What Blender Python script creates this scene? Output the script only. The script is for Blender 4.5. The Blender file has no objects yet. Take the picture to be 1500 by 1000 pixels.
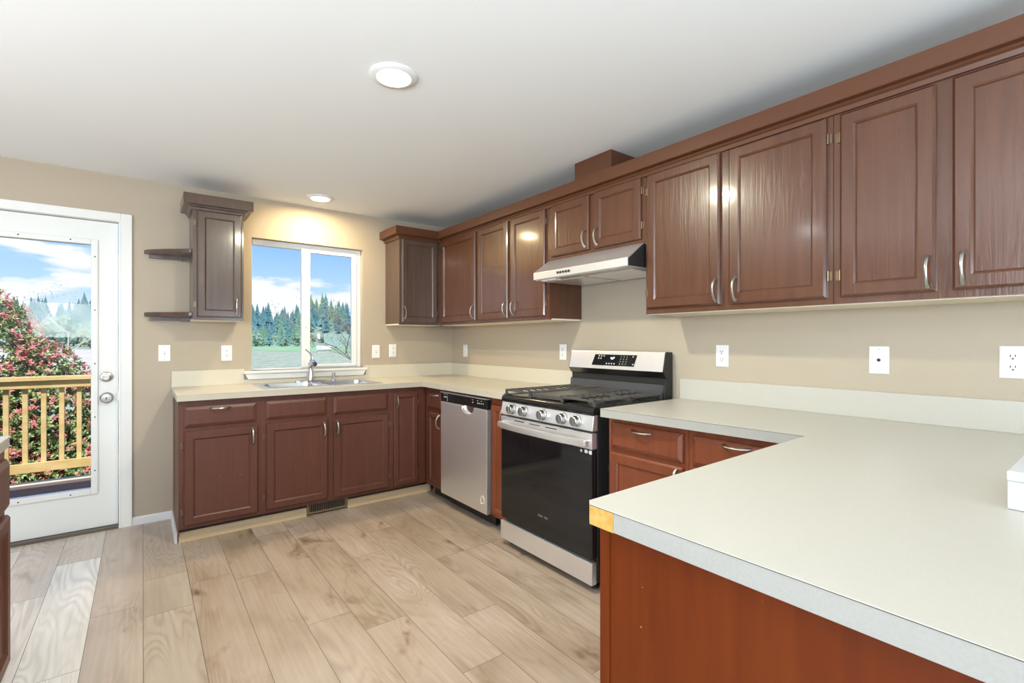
import bpy, bmesh, math, random
from mathutils import Vector, Matrix
from math import sin, cos, pi, radians as R
random.seed(7)
S = bpy.context.scene
COL = S.collection

# ---------------------------------------------------------------- camera
cd = bpy.data.cameras.new('camera'); cam = bpy.data.objects.new('camera', cd); COL.objects.link(cam)
cd.sensor_width = 36; cd.lens = 709.5 / 1500 * 36; cd.clip_start = .03; cd.clip_end = 3000
cam.location = (-2.467, -4.213, 1.258); cam.rotation_euler = (R(90), 0, -.6524)
S.camera = cam
S.view_settings.view_transform = 'Standard'; S.view_settings.look = 'None'
S.view_settings.gamma = 1; S.view_settings.use_curve_mapping = False
S.view_settings.exposure = 0.06
S.cycles.max_bounces = 8; S.cycles.diffuse_bounces = 5; S.cycles.glossy_bounces = 4
S.cycles.transparent_max_bounces = 12; S.cycles.sample_clamp_indirect = 6
S.cycles.caustics_reflective = False; S.cycles.caustics_refractive = False

# ---------------------------------------------------------------- sky
W = bpy.data.worlds.new('sky'); S.world = W; W.use_nodes = True
nt = W.node_tree; nt.nodes.clear()
def wn(t, **k):
    n = nt.nodes.new(t)
    for a, b in k.items(): setattr(n, a, b)
    return n
tc = wn('ShaderNodeTexCoord'); sep = wn('ShaderNodeSeparateXYZ'); nt.links.new(tc.outputs['Generated'], sep.inputs[0])
ramp = wn('ShaderNodeValToRGB'); nt.links.new(sep.outputs['Z'], ramp.inputs[0])
e = ramp.color_ramp.elements
e[0].position = 0.0; e[0].color = (.80, .87, .95, 1)
e[1].position = .5; e[1].color = (.13, .33, .80, 1)
x = ramp.color_ramp.elements.new(.09); x.color = (.46, .68, .96, 1)
x = ramp.color_ramp.elements.new(.20); x.color = (.22, .47, .95, 1)
mp = wn('ShaderNodeMapping'); mp.inputs['Scale'].default_value = (5.5, 5.5, 21); mp.inputs['Location'].default_value = (1.2, .9, -.35)
nt.links.new(tc.outputs['Generated'], mp.inputs[0])
nz = wn('ShaderNodeTexNoise'); nz.inputs['Scale'].default_value = 1.0; nz.inputs['Detail'].default_value = 7; nz.inputs['Roughness'].default_value = .52
nt.links.new(mp.outputs[0], nz.inputs['Vector'])
# cloud bank low over the hills, thinning upwards
band = wn('ShaderNodeMapRange'); band.inputs['From Min'].default_value = .02; band.inputs['From Max'].default_value = .26
band.inputs['To Min'].default_value = .09; band.inputs['To Max'].default_value = -.06
nt.links.new(sep.outputs['Z'], band.inputs['Value'])
add = wn('ShaderNodeMath', operation='ADD'); nt.links.new(nz.outputs[0], add.inputs[0]); nt.links.new(band.outputs[0], add.inputs[1])
cr = wn('ShaderNodeValToRGB'); nt.links.new(add.outputs[0], cr.inputs[0])
cr.color_ramp.elements[0].position = .52; cr.color_ramp.elements[1].position = .60
mix = wn('ShaderNodeMix', data_type='RGBA'); nt.links.new(cr.outputs[0], mix.inputs['Factor'])
nt.links.new(ramp.outputs[0], mix.inputs[6]); mix.inputs[7].default_value = (.86, .88, .92, 1)
bg = wn('ShaderNodeBackground'); bg.inputs['Strength'].default_value = 1.15; nt.links.new(mix.outputs[2], bg.inputs[0])
ow = wn('ShaderNodeOutputWorld'); nt.links.new(bg.outputs[0], ow.inputs[0])

# ---------------------------------------------------------------- sun and added fill lights
sd = bpy.data.lights.new('sun', 'SUN'); sd.energy = 5.6; sd.angle = .01; sd.color = (1, .96, .88)
so = bpy.data.objects.new('sun', sd); COL.objects.link(so)
so.rotation_euler = Vector((.18, 1, -1.44)).to_track_quat('-Z', 'Y').to_euler(); so.location = (0, -10, 14)
def area(name, loc, target, sx, sy, power, color):
    d = bpy.data.lights.new(name, 'AREA'); d.shape = 'RECTANGLE'; d.size = sx; d.size_y = sy; d.energy = power; d.color = color
    o = bpy.data.objects.new(name, d); COL.objects.link(o); o.location = loc
    o.rotation_euler = (Vector(target) - Vector(loc)).to_track_quat('-Z', 'Y').to_euler()
    return o
area('fill_rear', (-3.0, -8.42, 1.25), (-3.0, 0, 3.2), 4.4, 2.0, 16, (.80, .91, 1))  # unseen area light added as fill in place of daylight
area('fill_side', (-6.12, -5.2, 1.25), (0, -5.2, 4.0), 3.4, 2.0, 165, (.74, .87, 1))  # second added fill, from the left side
# added fill: unseen area lights aimed up to brighten the ceiling
area('uplight_fill', (-3.3, -4.5, 1.55), (-3.0, -3.8, 2.378), .7, .7, 56, (.86, .95, 1))
area('uplight_fill', (-4.3, -2.3, 1.6), (-4.1, -2.0, 2.378), .7, .7, 15, (1, .95, .98))
area('uplight_fill', (-1.2, -5.0, 1.5), (-1.0, -4.4, 2.378), .7, .7, 12, (.70, .88, 1))

# ---------------------------------------------------------------- mesh helpers
class MB:
    def __init__(s): s.v = []; s.f = []; s.m = []; s.mi = 0
    def add(s, vs, fs):
        b = len(s.v); s.v += [tuple(v) for v in vs]
        for f in fs: s.f.append([b + i for i in f]); s.m.append(s.mi)
        return s
    def box(s, x0, x1, y0, y1, z0, z1):
        if x0 > x1: x0, x1 = x1, x0
        if y0 > y1: y0, y1 = y1, y0
        if z0 > z1: z0, z1 = z1, z0
        return s.add([(x0,y0,z0),(x1,y0,z0),(x1,y1,z0),(x0,y1,z0),(x0,y0,z1),(x1,y0,z1),(x1,y1,z1),(x0,y1,z1)],
                     [(0,3,2,1),(4,5,6,7),(0,1,5,4),(1,2,6,5),(2,3,7,6),(3,0,4,7)])
    def prism(s, poly, axis, a0, a1):
        # poly: 2D points; axis 'x': (y,z), 'y': (x,z), 'z': (x,y)
        def P(p, a): return {'x': (a, p[0], p[1]), 'y': (p[0], a, p[1]), 'z': (p[0], p[1], a)}[axis]
        n = len(poly)
        vs = [P(p, a0) for p in poly] + [P(p, a1) for p in poly]
        fs = [list(range(n))[::-1], list(range(n, 2*n))] + [(i, (i+1) % n, n+(i+1) % n, n+i) for i in range(n)]
        return s.add(vs, fs)
    def rings(s, x0, x1, z0, z1, rs):
        # nested rectangles facing -y: rs = [(inset, y)]
        vs = []
        for d, y in rs: vs += [(x0+d, y, z0+d), (x1-d, y, z0+d), (x1-d, y, z1-d), (x0+d, y, z1-d)]
        fs = [(3, 2, 1, 0)]
        for k in range(len(rs)-1):
            a = 4*k; b = a+4
            for i in range(4): j = (i+1) % 4; fs.append((a+i, a+j, b+j, b+i))
        a = 4*(len(rs)-1); fs.append((a, a+1, a+2, a+3))
        return s.add(vs, fs)
    def tube(s, pts, rad, n=8, flat=1.0, cap=True):
        pts = [Vector(p) for p in pts]; N = len(pts)
        rr = rad if isinstance(rad, (list, tuple)) else [rad]*N
        vs = []; up = None
        for i, p in enumerate(pts):
            t = (pts[min(i+1, N-1)] - pts[max(i-1, 0)]).normalized()
            if up is None:
                up = Vector((0,0,1)) if abs(t.z) < .9 else Vector((1,0,0))
            a = t.cross(up)
            if a.length < 1e-5: a = t.orthogonal()
            a.normalize(); b = a.cross(t).normalized(); up = b
            for k in range(n):
                q = 2*pi*k/n; vs.append(p + a*cos(q)*rr[i]*flat + b*sin(q)*rr[i])
        fs = []
        for i in range(N-1):
            for k in range(n):
                j = (k+1) % n; fs.append((i*n+k, i*n+j, (i+1)*n+j, (i+1)*n+k))
        if cap: fs.append(list(range(n))[::-1]); fs.append([(N-1)*n+k for k in range(n)])
        return s.add(vs, fs)
    def lathe(s, prof, c, axis='z', n=24, sx=1.0, sy=1.0):
        # prof: (radius, height along axis)
        vs = []
        for r, h in prof:
            for k in range(n):
                a = 2*pi*k/n; p, q = r*cos(a)*sx, r*sin(a)*sy
                v = {'z': (p, q, h), 'y': (p, h, q), 'x': (h, p, q)}[axis]
                vs.append((c[0]+v[0], c[1]+v[1], c[2]+v[2]))
        fs = []
        for i in range(len(prof)-1):
            for k in range(n):
                j = (k+1) % n; fs.append((i*n+k, i*n+j, (i+1)*n+j, (i+1)*n+k))
        fs.append(list(range(n))[::-1]); fs.append([(len(prof)-1)*n+k for k in range(n)])
        return s.add(vs, fs)
    def disc(s, c, r, axis, n=20):
        vs = []
        for k in range(n):
            a = 2*pi*k/n; p, q = r*cos(a), r*sin(a)
            v = {'z': (p, q, 0), 'y': (p, 0, q), 'x': (0, p, q)}[axis]
            vs.append((c[0]+v[0], c[1]+v[1], c[2]+v[2]))
        return s.add(vs, [list(range(n))])
    def build(s, name, mat, parent=None, bevel=0, smooth=False, loc=None, seg=2):
        me = bpy.data.meshes.new(name)
        off = Vector(loc) if loc is not None else Vector((0,0,0))
        me.from_pydata([tuple(Vector(v)-off) for v in s.v], [], s.f)
        bm = bmesh.new(); bm.from_mesh(me); bmesh.ops.recalc_face_normals(bm, faces=bm.faces); bm.to_mesh(me); bm.free()
        mats = mat if isinstance(mat, (list, tuple)) else [mat]
        for m in mats: me.materials.append(m)
        if len(mats) > 1:
            for p, i in zip(me.polygons, s.m): p.material_index = i
        if smooth:
            for p in me.polygons: p.use_smooth = True
        o = bpy.data.objects.new(name, me); COL.objects.link(o)
        if loc is not None: o.location = loc
        if parent is not None: o.parent = parent
        if bevel:
            b = o.modifiers.new('bevel', 'BEVEL'); b.width = bevel; b.segments = seg; b.limit_method = 'ANGLE'; b.angle_limit = R(40)
        if smooth:
            try:
                me.set_sharp_from_angle(angle=R(40))
            except Exception: pass
        return o

def tag(o, label=None, cat=None, group=None, kind=None):
    if label: o['label'] = label
    if cat: o['category'] = cat
    if group: o['group'] = group
    if kind: o['kind'] = kind
    return o
def thing(name, label, cat, loc=(0,0,0), rz=0, group=None):
    o = bpy.data.objects.new(name, None); COL.objects.link(o); o.empty_display_size = .1
    o.location = loc; o.rotation_euler = (0, 0, rz)
    return tag(o, label, cat, group)
def structure(o): o['kind'] = 'structure'; return o
def copy_tree(o, parent=None):
    c = o.copy(); COL.objects.link(c)
    if parent is not None: c.parent = parent
    for ch in list(o.children): copy_tree(ch, c)
    return c

# ---------------------------------------------------------------- materials
def mat(name, col=(.8,.8,.8), rough=.5, metal=0, spec=.5, coat=0, alpha=1, emit=None, estr=0):
    m = bpy.data.materials.new(name); m.use_nodes = True
    b = m.node_tree.nodes['Principled BSDF']
    b.inputs['Base Color'].default_value = (*col, 1); b.inputs['Roughness'].default_value = rough
    b.inputs['Metallic'].default_value = metal; b.inputs['Specular IOR Level'].default_value = spec
    b.inputs['Coat Weight'].default_value = coat; b.inputs['Coat IOR'].default_value = 1.6; b.inputs['Coat Roughness'].default_value = .12
    if emit: b.inputs['Emission Color'].default_value = (*emit, 1); b.inputs['Emission Strength'].default_value = estr
    return m
def nodes(m): return m.node_tree.nodes, m.node_tree.links, m.node_tree.nodes['Principled BSDF']
def noise(m, scale, vec_scale=(1,1,1), detail=4, rough=.5, dist=0, coord='Object'):
    N, L, b = nodes(m)
    t = N.new('ShaderNodeTexCoord'); p = N.new('ShaderNodeMapping'); p.inputs['Scale'].default_value = vec_scale
    L.new(t.outputs[coord], p.inputs[0]); n = N.new('ShaderNodeTexNoise')
    n.inputs['Scale'].default_value = scale; n.inputs['Detail'].default_value = detail; n.inputs['Roughness'].default_value = rough
    n.inputs['Distortion'].default_value = dist; L.new(p.outputs[0], n.inputs['Vector'])
    return n
def ramp_(m, src, stops):
    N, L, b = nodes(m); r = N.new('ShaderNodeValToRGB'); L.new(src, r.inputs[0]); e = r.color_ramp.elements
    while len(e) < len(stops): e.new(.5)
    for k, (p, c) in enumerate(stops): e[k].position = p; e[k].color = (*c, 1) if len(c) == 3 else c
    return r
def bump(m, src, strength, dist=.002):
    N, L, b = nodes(m); u = N.new('ShaderNodeBump'); u.inputs['Strength'].default_value = strength; u.inputs['Distance'].default_value = dist
    L.new(src, u.inputs['Height']); L.new(u.outputs[0], b.inputs['Normal']); return u

def wood(name, dark, lite, rough, bs, chips=0.0, grain='z', coat=0, spec=.5):
    m = mat(name, lite, rough, spec=spec, coat=coat)
    N, L, b = nodes(m)
    vs = {'z': (1, 1, .07), 'x': (.07, 1, 1)}[grain]
    n = noise(m, 26, vs, 5, .6, .6)
    r = ramp_(m, n.outputs[0], [(.3, dark), (.7, lite)])
    out = r.outputs[0]
    if chips:
        c = noise(m, 55, (1,1,1), 3, .7)
        cr = ramp_(m, c.outputs[0], [(.735, (0,0,0)), (.76, (1,1,1))])
        mx = N.new('ShaderNodeMix'); mx.data_type = 'RGBA'; L.new(cr.outputs[0], mx.inputs['Factor'])
        L.new(out, mx.inputs[6]); mx.inputs[7].default_value = (.42, .30, .22, 1); out = mx.outputs[2]
    L.new(out, b.inputs['Base Color'])
    g = noise(m, 40, vs, 3, .6, 1.2)
    bump(m, g.outputs[0], bs, .004)
    return m
M_UP = wood('stained_wood_upper', (.084, .028, .0125), (.120, .043, .019), .30, .30, coat=.4)
M_CROWN = mat('painted_crown_brown', (.113, .040, .018), .34)
M_LO = wood('stained_wood_lower', (.090, .029, .018), (.124, .042, .026), .42, .10, chips=1)
M_LR = wood('stained_wood_reddish', (.16, .040, .016), (.21, .056, .022), .36, .10, chips=1)
M_PANEL = wood('end_panel_wood', (.115, .018, .001), (.155, .028, .002), .55, .06, chips=1, spec=.22)
M_GREY = wood('stained_wood_cool_sheen', (.075, .045, .034), (.115, .070, .052), .28, .12, coat=.4)  # same stain as the other uppers; cool daylight sheen mixed into the colour
M_CREAM = mat('unfinished_underside', (.78, .70, .56), .6)
M_PINE = None
M_TOE = mat('dark_toe_board', (.03, .022, .018), .6)
def mk_paint(name, col, rough, bs, sc):
    m = mat(name, col, rough, spec=.3); n = noise(m, sc, (1,1,1), 3); bump(m, n.outputs[0], bs, .002); return m
M_WALL = mk_paint('beige_wall_paint', (.478, .404, .312), .62, .12, 120)
M_CEIL = mk_paint('white_ceiling_paint', (.93, .945, .96), .8, .10, 90)
M_WHITE = mat('white_trim_paint', (.82, .82, .80), .35)
M_DOOR = mat('white_door_paint', (.80, .81, .79), .4)
M_VINYL = mat('white_vinyl', (.86, .86, .86), .3)
M_PLATE = mat('white_plate', (.88, .87, .86), .3)
M_SLOT = mat('dark_slot', (.02, .02, .02), .5)
M_LAM = mat('cream_laminate', (.74, .70, .61), .32, spec=.4)
n_ = noise(M_LAM, 260, (1,1,1), 2); N_, L_, b_ = nodes(M_LAM)
L_.new(ramp_(M_LAM, n_.outputs[0], [(.3, (.535, .512, .455)), (.7, (.560, .537, .478))]).outputs[0], b_.inputs['Base Color'])
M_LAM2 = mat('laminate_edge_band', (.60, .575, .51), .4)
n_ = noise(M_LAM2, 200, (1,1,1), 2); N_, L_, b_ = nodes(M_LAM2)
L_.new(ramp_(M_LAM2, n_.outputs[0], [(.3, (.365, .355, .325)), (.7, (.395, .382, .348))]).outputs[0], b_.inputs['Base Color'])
M_LAMC = mat('cream_laminate_warm_lit', (.66, .61, .50), .32, spec=.4)  # same laminate as the peninsula; warm lamp light mixed into the colour
M_LAMC2 = mat('cream_edge_warm_lit', (.52, .47, .385), .4)  # edge of that laminate, also tinted with the warm light
M_SEAM = mat('dark_laminate_seam', (.09, .07, .05), .6)
M_BARE = mat('bare_particle_wood', (.60, .35, .09), .5)
n_ = noise(M_BARE, 60, (1, 1, 1), 4); N_, L_, b_ = nodes(M_BARE)
L_.new(ramp_(M_BARE, n_.outputs[0], [(.3, (.50, .27, .06)), (.75, (.68, .42, .12))]).outputs[0], b_.inputs['Base Color'])
M_TRIM = mat('pale_wood_shoe', (.70, .54, .33), .45)
M_STEEL = mat('brushed_steel', (.93, .93, .95), .36, metal=.86)
n_ = noise(M_STEEL, 30, (1, 1, 30), 3); bump(M_STEEL, n_.outputs[0], .02, .001)
M_STEELD = mat('dark_steel', (.20, .20, .21), .3, metal=1)
M_SINK = mat('sink_steel', (.70, .71, .72), .22, metal=1)
M_CHROME = mat('chrome', (.62, .63, .65), .1, metal=1)
M_NICKEL = mat('brushed_nickel', (.50, .48, .45), .30, metal=1)
M_BRASS = mat('aged_hinge', (.22, .16, .10), .4, metal=1)
M_BLACK = mat('black_enamel', (.012, .012, .012), .18)
M_BLACKM = mat('black_matte', (.018, .018, .018), .5)
M_BGLASS = mat('black_glass', (.010, .010, .011), .06, spec=.5)
M_IRON = mat('cast_iron', (.075, .07, .066), .35)
M_KNOB = mat('knob_metal', (.42, .41, .39), .32, metal=1)
M_MARK = mat('pale_marking', (.55, .55, .55), .5)
M_STICK = mat('white_sticker', (.8, .8, .8), .5)
M_LED = mat('clock_digits', (.1, .3, .5), .5, emit=(.45, .8, 1), estr=3)
M_LENS = mat('lamp_lens', (.9, .9, .9), .5, emit=(1, .97, .92), estr=9)
M_LENSW = mat('lamp_lens_warm', (.9, .9, .9), .5, emit=(1, .95, .84), estr=9)
def glass_mat(name):
    m = bpy.data.materials.new(name); m.use_nodes = True; N = m.node_tree.nodes; L = m.node_tree.links; N.clear()
    t = N.new('ShaderNodeBsdfTransparent'); g = N.new('ShaderNodeBsdfGlossy'); g.inputs['Roughness'].default_value = .02
    f = N.new('ShaderNodeFresnel'); f.inputs[0].default_value = 1.25; x = N.new('ShaderNodeMixShader'); o = N.new('ShaderNodeOutputMaterial')
    t.inputs[0].default_value = (.97, .98, .98, 1)
    L.new(f.outputs[0], x.inputs[0]); L.new(t.outputs[0], x.inputs[1]); L.new(g.outputs[0], x.inputs[2]); L.new(x.outputs[0], o.inputs[0])
    return m
M_GLASS = glass_mat('clear_glass')

# floor planks: tone and painted door sheen come from a per-plank attribute
M_FLOOR = mat('oak_laminate_planks', (.6, .45, .3), .30, spec=.5)
N, L, b = nodes(M_FLOOR)
at = N.new('ShaderNodeAttribute'); at.attribute_name = 'plank'; sp = N.new('ShaderNodeSeparateColor'); L.new(at.outputs['Color'], sp.inputs[0])
tcn = N.new('ShaderNodeTexCoord')
mu = N.new('ShaderNodeMath'); mu.operation = 'MULTIPLY'; mu.inputs[1].default_value = 37.0; L.new(sp.outputs[1], mu.inputs[0])
cb = N.new('ShaderNodeCombineXYZ'); L.new(mu.outputs[0], cb.inputs[0]); L.new(mu.outputs[0], cb.inputs[1]); L.new(mu.outputs[0], cb.inputs[2])
va = N.new('ShaderNodeVectorMath'); va.operation = 'ADD'; L.new(tcn.outputs['Object'], va.inputs[0]); L.new(cb.outputs[0], va.inputs[1])
def fnoise(sc, vs, det, dist=0, rough=.5):
    p = N.new('ShaderNodeMapping'); p.inputs['Scale'].default_value = vs; L.new(va.outputs[0], p.inputs[0])
    n = N.new('ShaderNodeTexNoise'); n.inputs['Scale'].default_value = sc; n.inputs['Detail'].default_value = det; n.inputs['Distortion'].default_value = dist
    n.inputs['Roughness'].default_value = rough; L.new(p.outputs[0], n.inputs['Vector']); return n
broad = fnoise(2.2, (2.2, .8, 1), 3, .4)
r1 = ramp_(M_FLOOR, broad.outputs[0], [(.28, (.345, .258, .175)), (.5, (.450, .352, .258)), (.72, (.505, .41, .318))])
# cathedral grain: contour lines of a stretched noise
cath = fnoise(2.0, (2.6, .30, 1), 2, .5)
mm = N.new('ShaderNodeMath'); mm.operation = 'MULTIPLY'; mm.inputs[1].default_value = 150; L.new(cath.outputs[0], mm.inputs[0])
sn = N.new('ShaderNodeMath'); sn.operation = 'SINE'; L.new(mm.outputs[0], sn.inputs[0])
fine = fnoise(60, (1, .04, 1), 3)
gm = fnoise(1.6, (2.2, .7, 1), 2)
gr = ramp_(M_FLOOR, gm.outputs[0], [(.40, (0, 0, 0)), (.62, (1, 1, 1))])
sm = N.new('ShaderNodeMath'); sm.operation = 'MULTIPLY'; L.new(sn.outputs[0], sm.inputs[0]); L.new(gr.outputs[0], sm.inputs[1])
sh_ = N.new('ShaderNodeMapRange'); sh_.inputs['From Min'].default_value = -1; sh_.inputs['From Max'].default_value = 1; L.new(sm.outputs[0], sh_.inputs['Value'])
r2 = ramp_(M_FLOOR, sh_.outputs[0], [(.0, (.86, .85, .84)), (.5, (1, 1, 1)), (1.0, (1.06, 1.06, 1.06))])
r3 = ramp_(M_FLOOR, fine.outputs[0], [(.3, (.90, .89, .87)), (.7, (1.05, 1.05, 1.05))])
knot = fnoise(2.9, (1.9, 1.05, 1), 3, .5, .6)
r4 = ramp_(M_FLOOR, knot.outputs[0], [(.27, (.45, .38, .34)), (.345, (.86, .82, .78)), (.41, (1, 1, 1))])
def mulc(a, c):
    x = N.new('ShaderNodeMix'); x.data_type = 'RGBA'; x.blend_type = 'MULTIPLY'; x.inputs['Factor'].default_value = 1
    L.new(a, x.inputs[6]); L.new(c, x.inputs[7]); return x.outputs[2]
o1 = mulc(mulc(mulc(r1.outputs[0], r2.outputs[0]), r3.outputs[0]), r4.outputs[0])
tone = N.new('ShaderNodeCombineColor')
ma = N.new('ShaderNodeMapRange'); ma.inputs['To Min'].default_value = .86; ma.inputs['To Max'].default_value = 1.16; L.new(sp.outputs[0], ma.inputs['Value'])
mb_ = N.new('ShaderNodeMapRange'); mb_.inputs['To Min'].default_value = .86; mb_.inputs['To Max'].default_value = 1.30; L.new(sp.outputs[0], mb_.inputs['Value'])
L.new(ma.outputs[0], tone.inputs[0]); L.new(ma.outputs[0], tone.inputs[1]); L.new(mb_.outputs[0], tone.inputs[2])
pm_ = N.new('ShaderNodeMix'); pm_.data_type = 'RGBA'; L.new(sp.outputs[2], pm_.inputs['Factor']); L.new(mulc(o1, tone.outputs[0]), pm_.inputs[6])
sheen_c = mulc(mulc(ramp_(M_FLOOR, broad.outputs[0], [(.3, (.80, .77, .73)), (.7, (.86, .84, .81))]).outputs[0], r2.outputs[0]), r3.outputs[0]); L.new(sheen_c, pm_.inputs[7])  # whitened plank colour that carries the painted sheen
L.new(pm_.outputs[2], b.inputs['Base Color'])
bump(M_FLOOR, sm.outputs[0], .04, .001)

# ================================================================ SETTING
Z0, ZC = 0.0, 2.378
X_L, Y_R = -6.2, -8.5
# floor: planks run along y
PW = .1925; X0 = -2.4625
seams = {-2: [-.51], -1: [-1.30], 0: [-1.02, -1.44, -.07], 1: [-1.20], 2: [-1.30], 3: [-.74], 5: [-1.42], 6: [-1.10], 7: [-1.72]}
tones = {-2: .97, -3: .62, -4: .7, -1: .48, 0: .35, 1: .38, 2: .30}  # brightest entry bakes the door-glass sheen into that plank row
def col_seams(k):
    rr = random.Random(k*91+5); s_ = sorted(seams.get(k, []), reverse=True)
    if not s_: s_ = [-rr.random()*1.2]
    hi = s_[0] + 1.22
    while hi < 0: s_.insert(0, hi); hi += 1.22
    lo = s_[-1] - 1.22
    while lo > Y_R: s_.append(lo); lo -= 1.22
    return [0.08] + [q for q in s_ if q < .05] + [Y_R]
mb = MB(); pc = []
k0 = int(math.floor((X_L - X0)/PW)); k1 = int(math.ceil((0 - X0)/PW))
for k in range(k0, k1):
    xa = max(X0 + k*PW, X_L); xb = min(X0 + (k+1)*PW, 0)
    ys = col_seams(k)
    for j in range(len(ys)-1):
        ya, yb = ys[j+1], ys[j]
        g = .0009; n0 = len(mb.f)
        mb.add([(xa+g, ya+g, 0), (xb-g, ya+g, 0), (xb-g, yb-g, 0), (xa+g, yb-g, 0)], [(0,1,2,3)])
        rr = random.Random(k*1000+j*17+3)
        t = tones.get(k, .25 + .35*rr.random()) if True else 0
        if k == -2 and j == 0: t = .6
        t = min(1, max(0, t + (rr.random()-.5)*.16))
        pale = 0  # whitening of the left planks: sheen from the door glass, painted in
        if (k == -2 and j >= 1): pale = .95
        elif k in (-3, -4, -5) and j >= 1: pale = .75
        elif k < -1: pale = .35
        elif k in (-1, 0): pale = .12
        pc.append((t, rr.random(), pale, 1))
npl = len(mb.f)
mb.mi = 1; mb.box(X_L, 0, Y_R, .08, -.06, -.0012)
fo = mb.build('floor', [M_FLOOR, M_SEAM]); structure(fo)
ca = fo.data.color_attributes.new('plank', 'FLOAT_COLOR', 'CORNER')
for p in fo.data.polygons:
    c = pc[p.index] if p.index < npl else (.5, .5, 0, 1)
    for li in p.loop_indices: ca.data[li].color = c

structure(MB().box(X_L-.15, .15, Y_R-.15, .12, ZC, ZC+.12).build('ceiling', M_CEIL))
# back wall with door and window openings
WX0, WX1, WZ0, WZ1 = -1.790, -.912, 1.030, 2.068
DX0, DX1, DZ1 = -3.475, -2.580, 2.075
w = MB()
for (a, c, z0, z1) in [(X_L-.15, DX0, 0, ZC), (DX0, DX1, DZ1, ZC), (DX1, WX0, 0, ZC), (WX0, WX1, 0, WZ0), (WX0, WX1, WZ1, ZC), (WX1, .15, 0, ZC)]:
    w.box(a, c, 0, .12, z0, z1)
structure(w.build('wall_back', M_WALL))
structure(MB().box(0, .15, Y_R-.15, 0, 0, ZC).build('wall_right', M_WALL))
# left wall and rear wall with large openings added for light, out of view
w = MB()
for (a, c, z0, z1) in [(Y_R, -7.0, 0, ZC), (-3.4, 0, 0, ZC), (-7.0, -3.4, 0, .2), (-7.0, -3.4, 2.25, ZC)]: w.box(X_L-.15, X_L, a, c, z0, z1)
structure(w.build('wall_left', M_WALL))
w = MB()
for (a, c, z0, z1) in [(X_L, -5.3, 0, ZC), (-.7, 0, 0, ZC), (-5.3, -.7, 0, .2), (-5.3, -.7, 2.25, ZC)]: w.box(a, c, Y_R-.15, Y_R, z0, z1)
structure(w.build('wall_rear', M_WALL))
# outer shell: roof overhang above the deck and cladding
structure(MB().prism([(.12, 2.50), (.22, 2.42), (.22, 2.56), (-4, 3.9), (-8.9, 2.56), (-8.9, 2.50)], 'x', -7, 1).build('roof', mat('roof_shingle', (.12, .12, .12), .8)))

# window (sliding vinyl window above the sink)
wf = MB()
FY0, FY1 = .055, .11
wf.box(WX0+.010, WX1-.055, FY0, FY1, 2.022, WZ1-.001); wf.box(WX0+.010, WX1-.055, FY0, FY1, WZ0, WZ0+.012)
wf.box(WX0+.001, WX0+.010, FY0, FY1, WZ0, WZ1-.001); wf.box(WX1-.055, WX1-.001, FY0, FY1, WZ0, WZ1-.001)
win = wf.build('window_1', M_VINYL, bevel=.003); structure(win)
sx = MB()      # sliding right sash
sx.box(-1.413, -1.345, .045, .085, WZ0+.012, 2.035); sx.box(-.992, -.950, .045, .085, WZ0+.012, 2.035)
sx.box(-1.345, -.992, .045, .085, WZ0+.012, 1.068); sx.box(-1.345, -.992, .045, .085, 2.003, 2.035)
so_ = sx.build('sash', M_VINYL, win, bevel=.003)
MB().box(-1.385, -1.372, .036, .046, 1.38, 1.47).build('latch', M_VINYL, win, bevel=.002)
MB().add([(WX0+.008, .09, WZ0+.01), (-1.405, .09, WZ0+.01), (-1.405, .09, 2.03), (WX0+.008, .09, 2.03)], [(0,1,2,3)]).build('pane', M_GLASS, win)
MB().add([(-1.35, .065, 1.065), (-.988, .065, 1.065), (-.988, .065, 2.005), (-1.35, .065, 2.005)], [(0,1,2,3)]).build('pane', M_GLASS, win)
# reveal lining
st = MB()
st.box(WX0-.062, WX1+.022, -.062, .055, 1.010, 1.030)      # stool
so1 = st.build('windowsill', M_WHITE, win, bevel=.004)
ap = MB(); ap.prism([(WX0-.050, 1.010), (WX1+.012, 1.010), (WX1-.010, .967), (WX0-.030, .967)], 'y', -.046, 0)
ap.build('apron', M_WHITE, win, bevel=.003)

# door with full glass lite
dj = MB()
CW = .058
dj.box(DX1, DX1+.060, -.018, 0, 0, DZ1+.045); dj.box(DX0-.060, DX0, -.018, 0, 0, DZ1+.045); dj.box(DX0, DX1, -.018, 0, DZ1-.010, DZ1+.045)
dj.box(DX1-.012, DX1, -.016, .12, 0, DZ1); dj.box(DX0, DX0+.012, -.016, .12, 0, DZ1); dj.box(DX0, DX1, -.016, .12, DZ1-.012, DZ1)
structure(dj.build('trim_1', M_WHITE, bevel=.003))
structure(MB().box(DX0+.012, DX1-.012, -.01, .14, 0, .018).build('threshold', mat('threshold_metal', (.12, .10, .08), .4)))
GX0, GX1, GZ0, GZ1 = -3.305, -2.735, .283, 1.900
dl = MB()
a0, a1 = DX0+.016, DX1-.016
dl.box(a0, GX0, .03, .074, .022, 2.058); dl.box(GX1, a1, .03, .074, .022, 2.058)
dl.box(GX0, GX1, .03, .074, .022, GZ0); dl.box(GX0, GX1, .03, .074, GZ1, 2.058)
door = dl.build('door_1', M_DOOR); structure(door)
gf = MB()
for (xa, xb, za, zb) in [(GX0-.036, GX0, GZ0-.036, GZ1+.036), (GX1, GX1+.036, GZ0-.036, GZ1+.036), (GX0, GX1, GZ0-.036, GZ0), (GX0, GX1, GZ1, GZ1+.036)]:
    gf.box(xa, xb, .018, .03, za, zb)
gf.build('glass_frame', M_DOOR, door, bevel=.004)
gs = MB()
for k in range(5):
    z = GZ0 + .12 + k*(GZ1-GZ0-.2)/4
    gs.disc((GX1+.020, .0174, z), .0045, 'y', 8)
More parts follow.
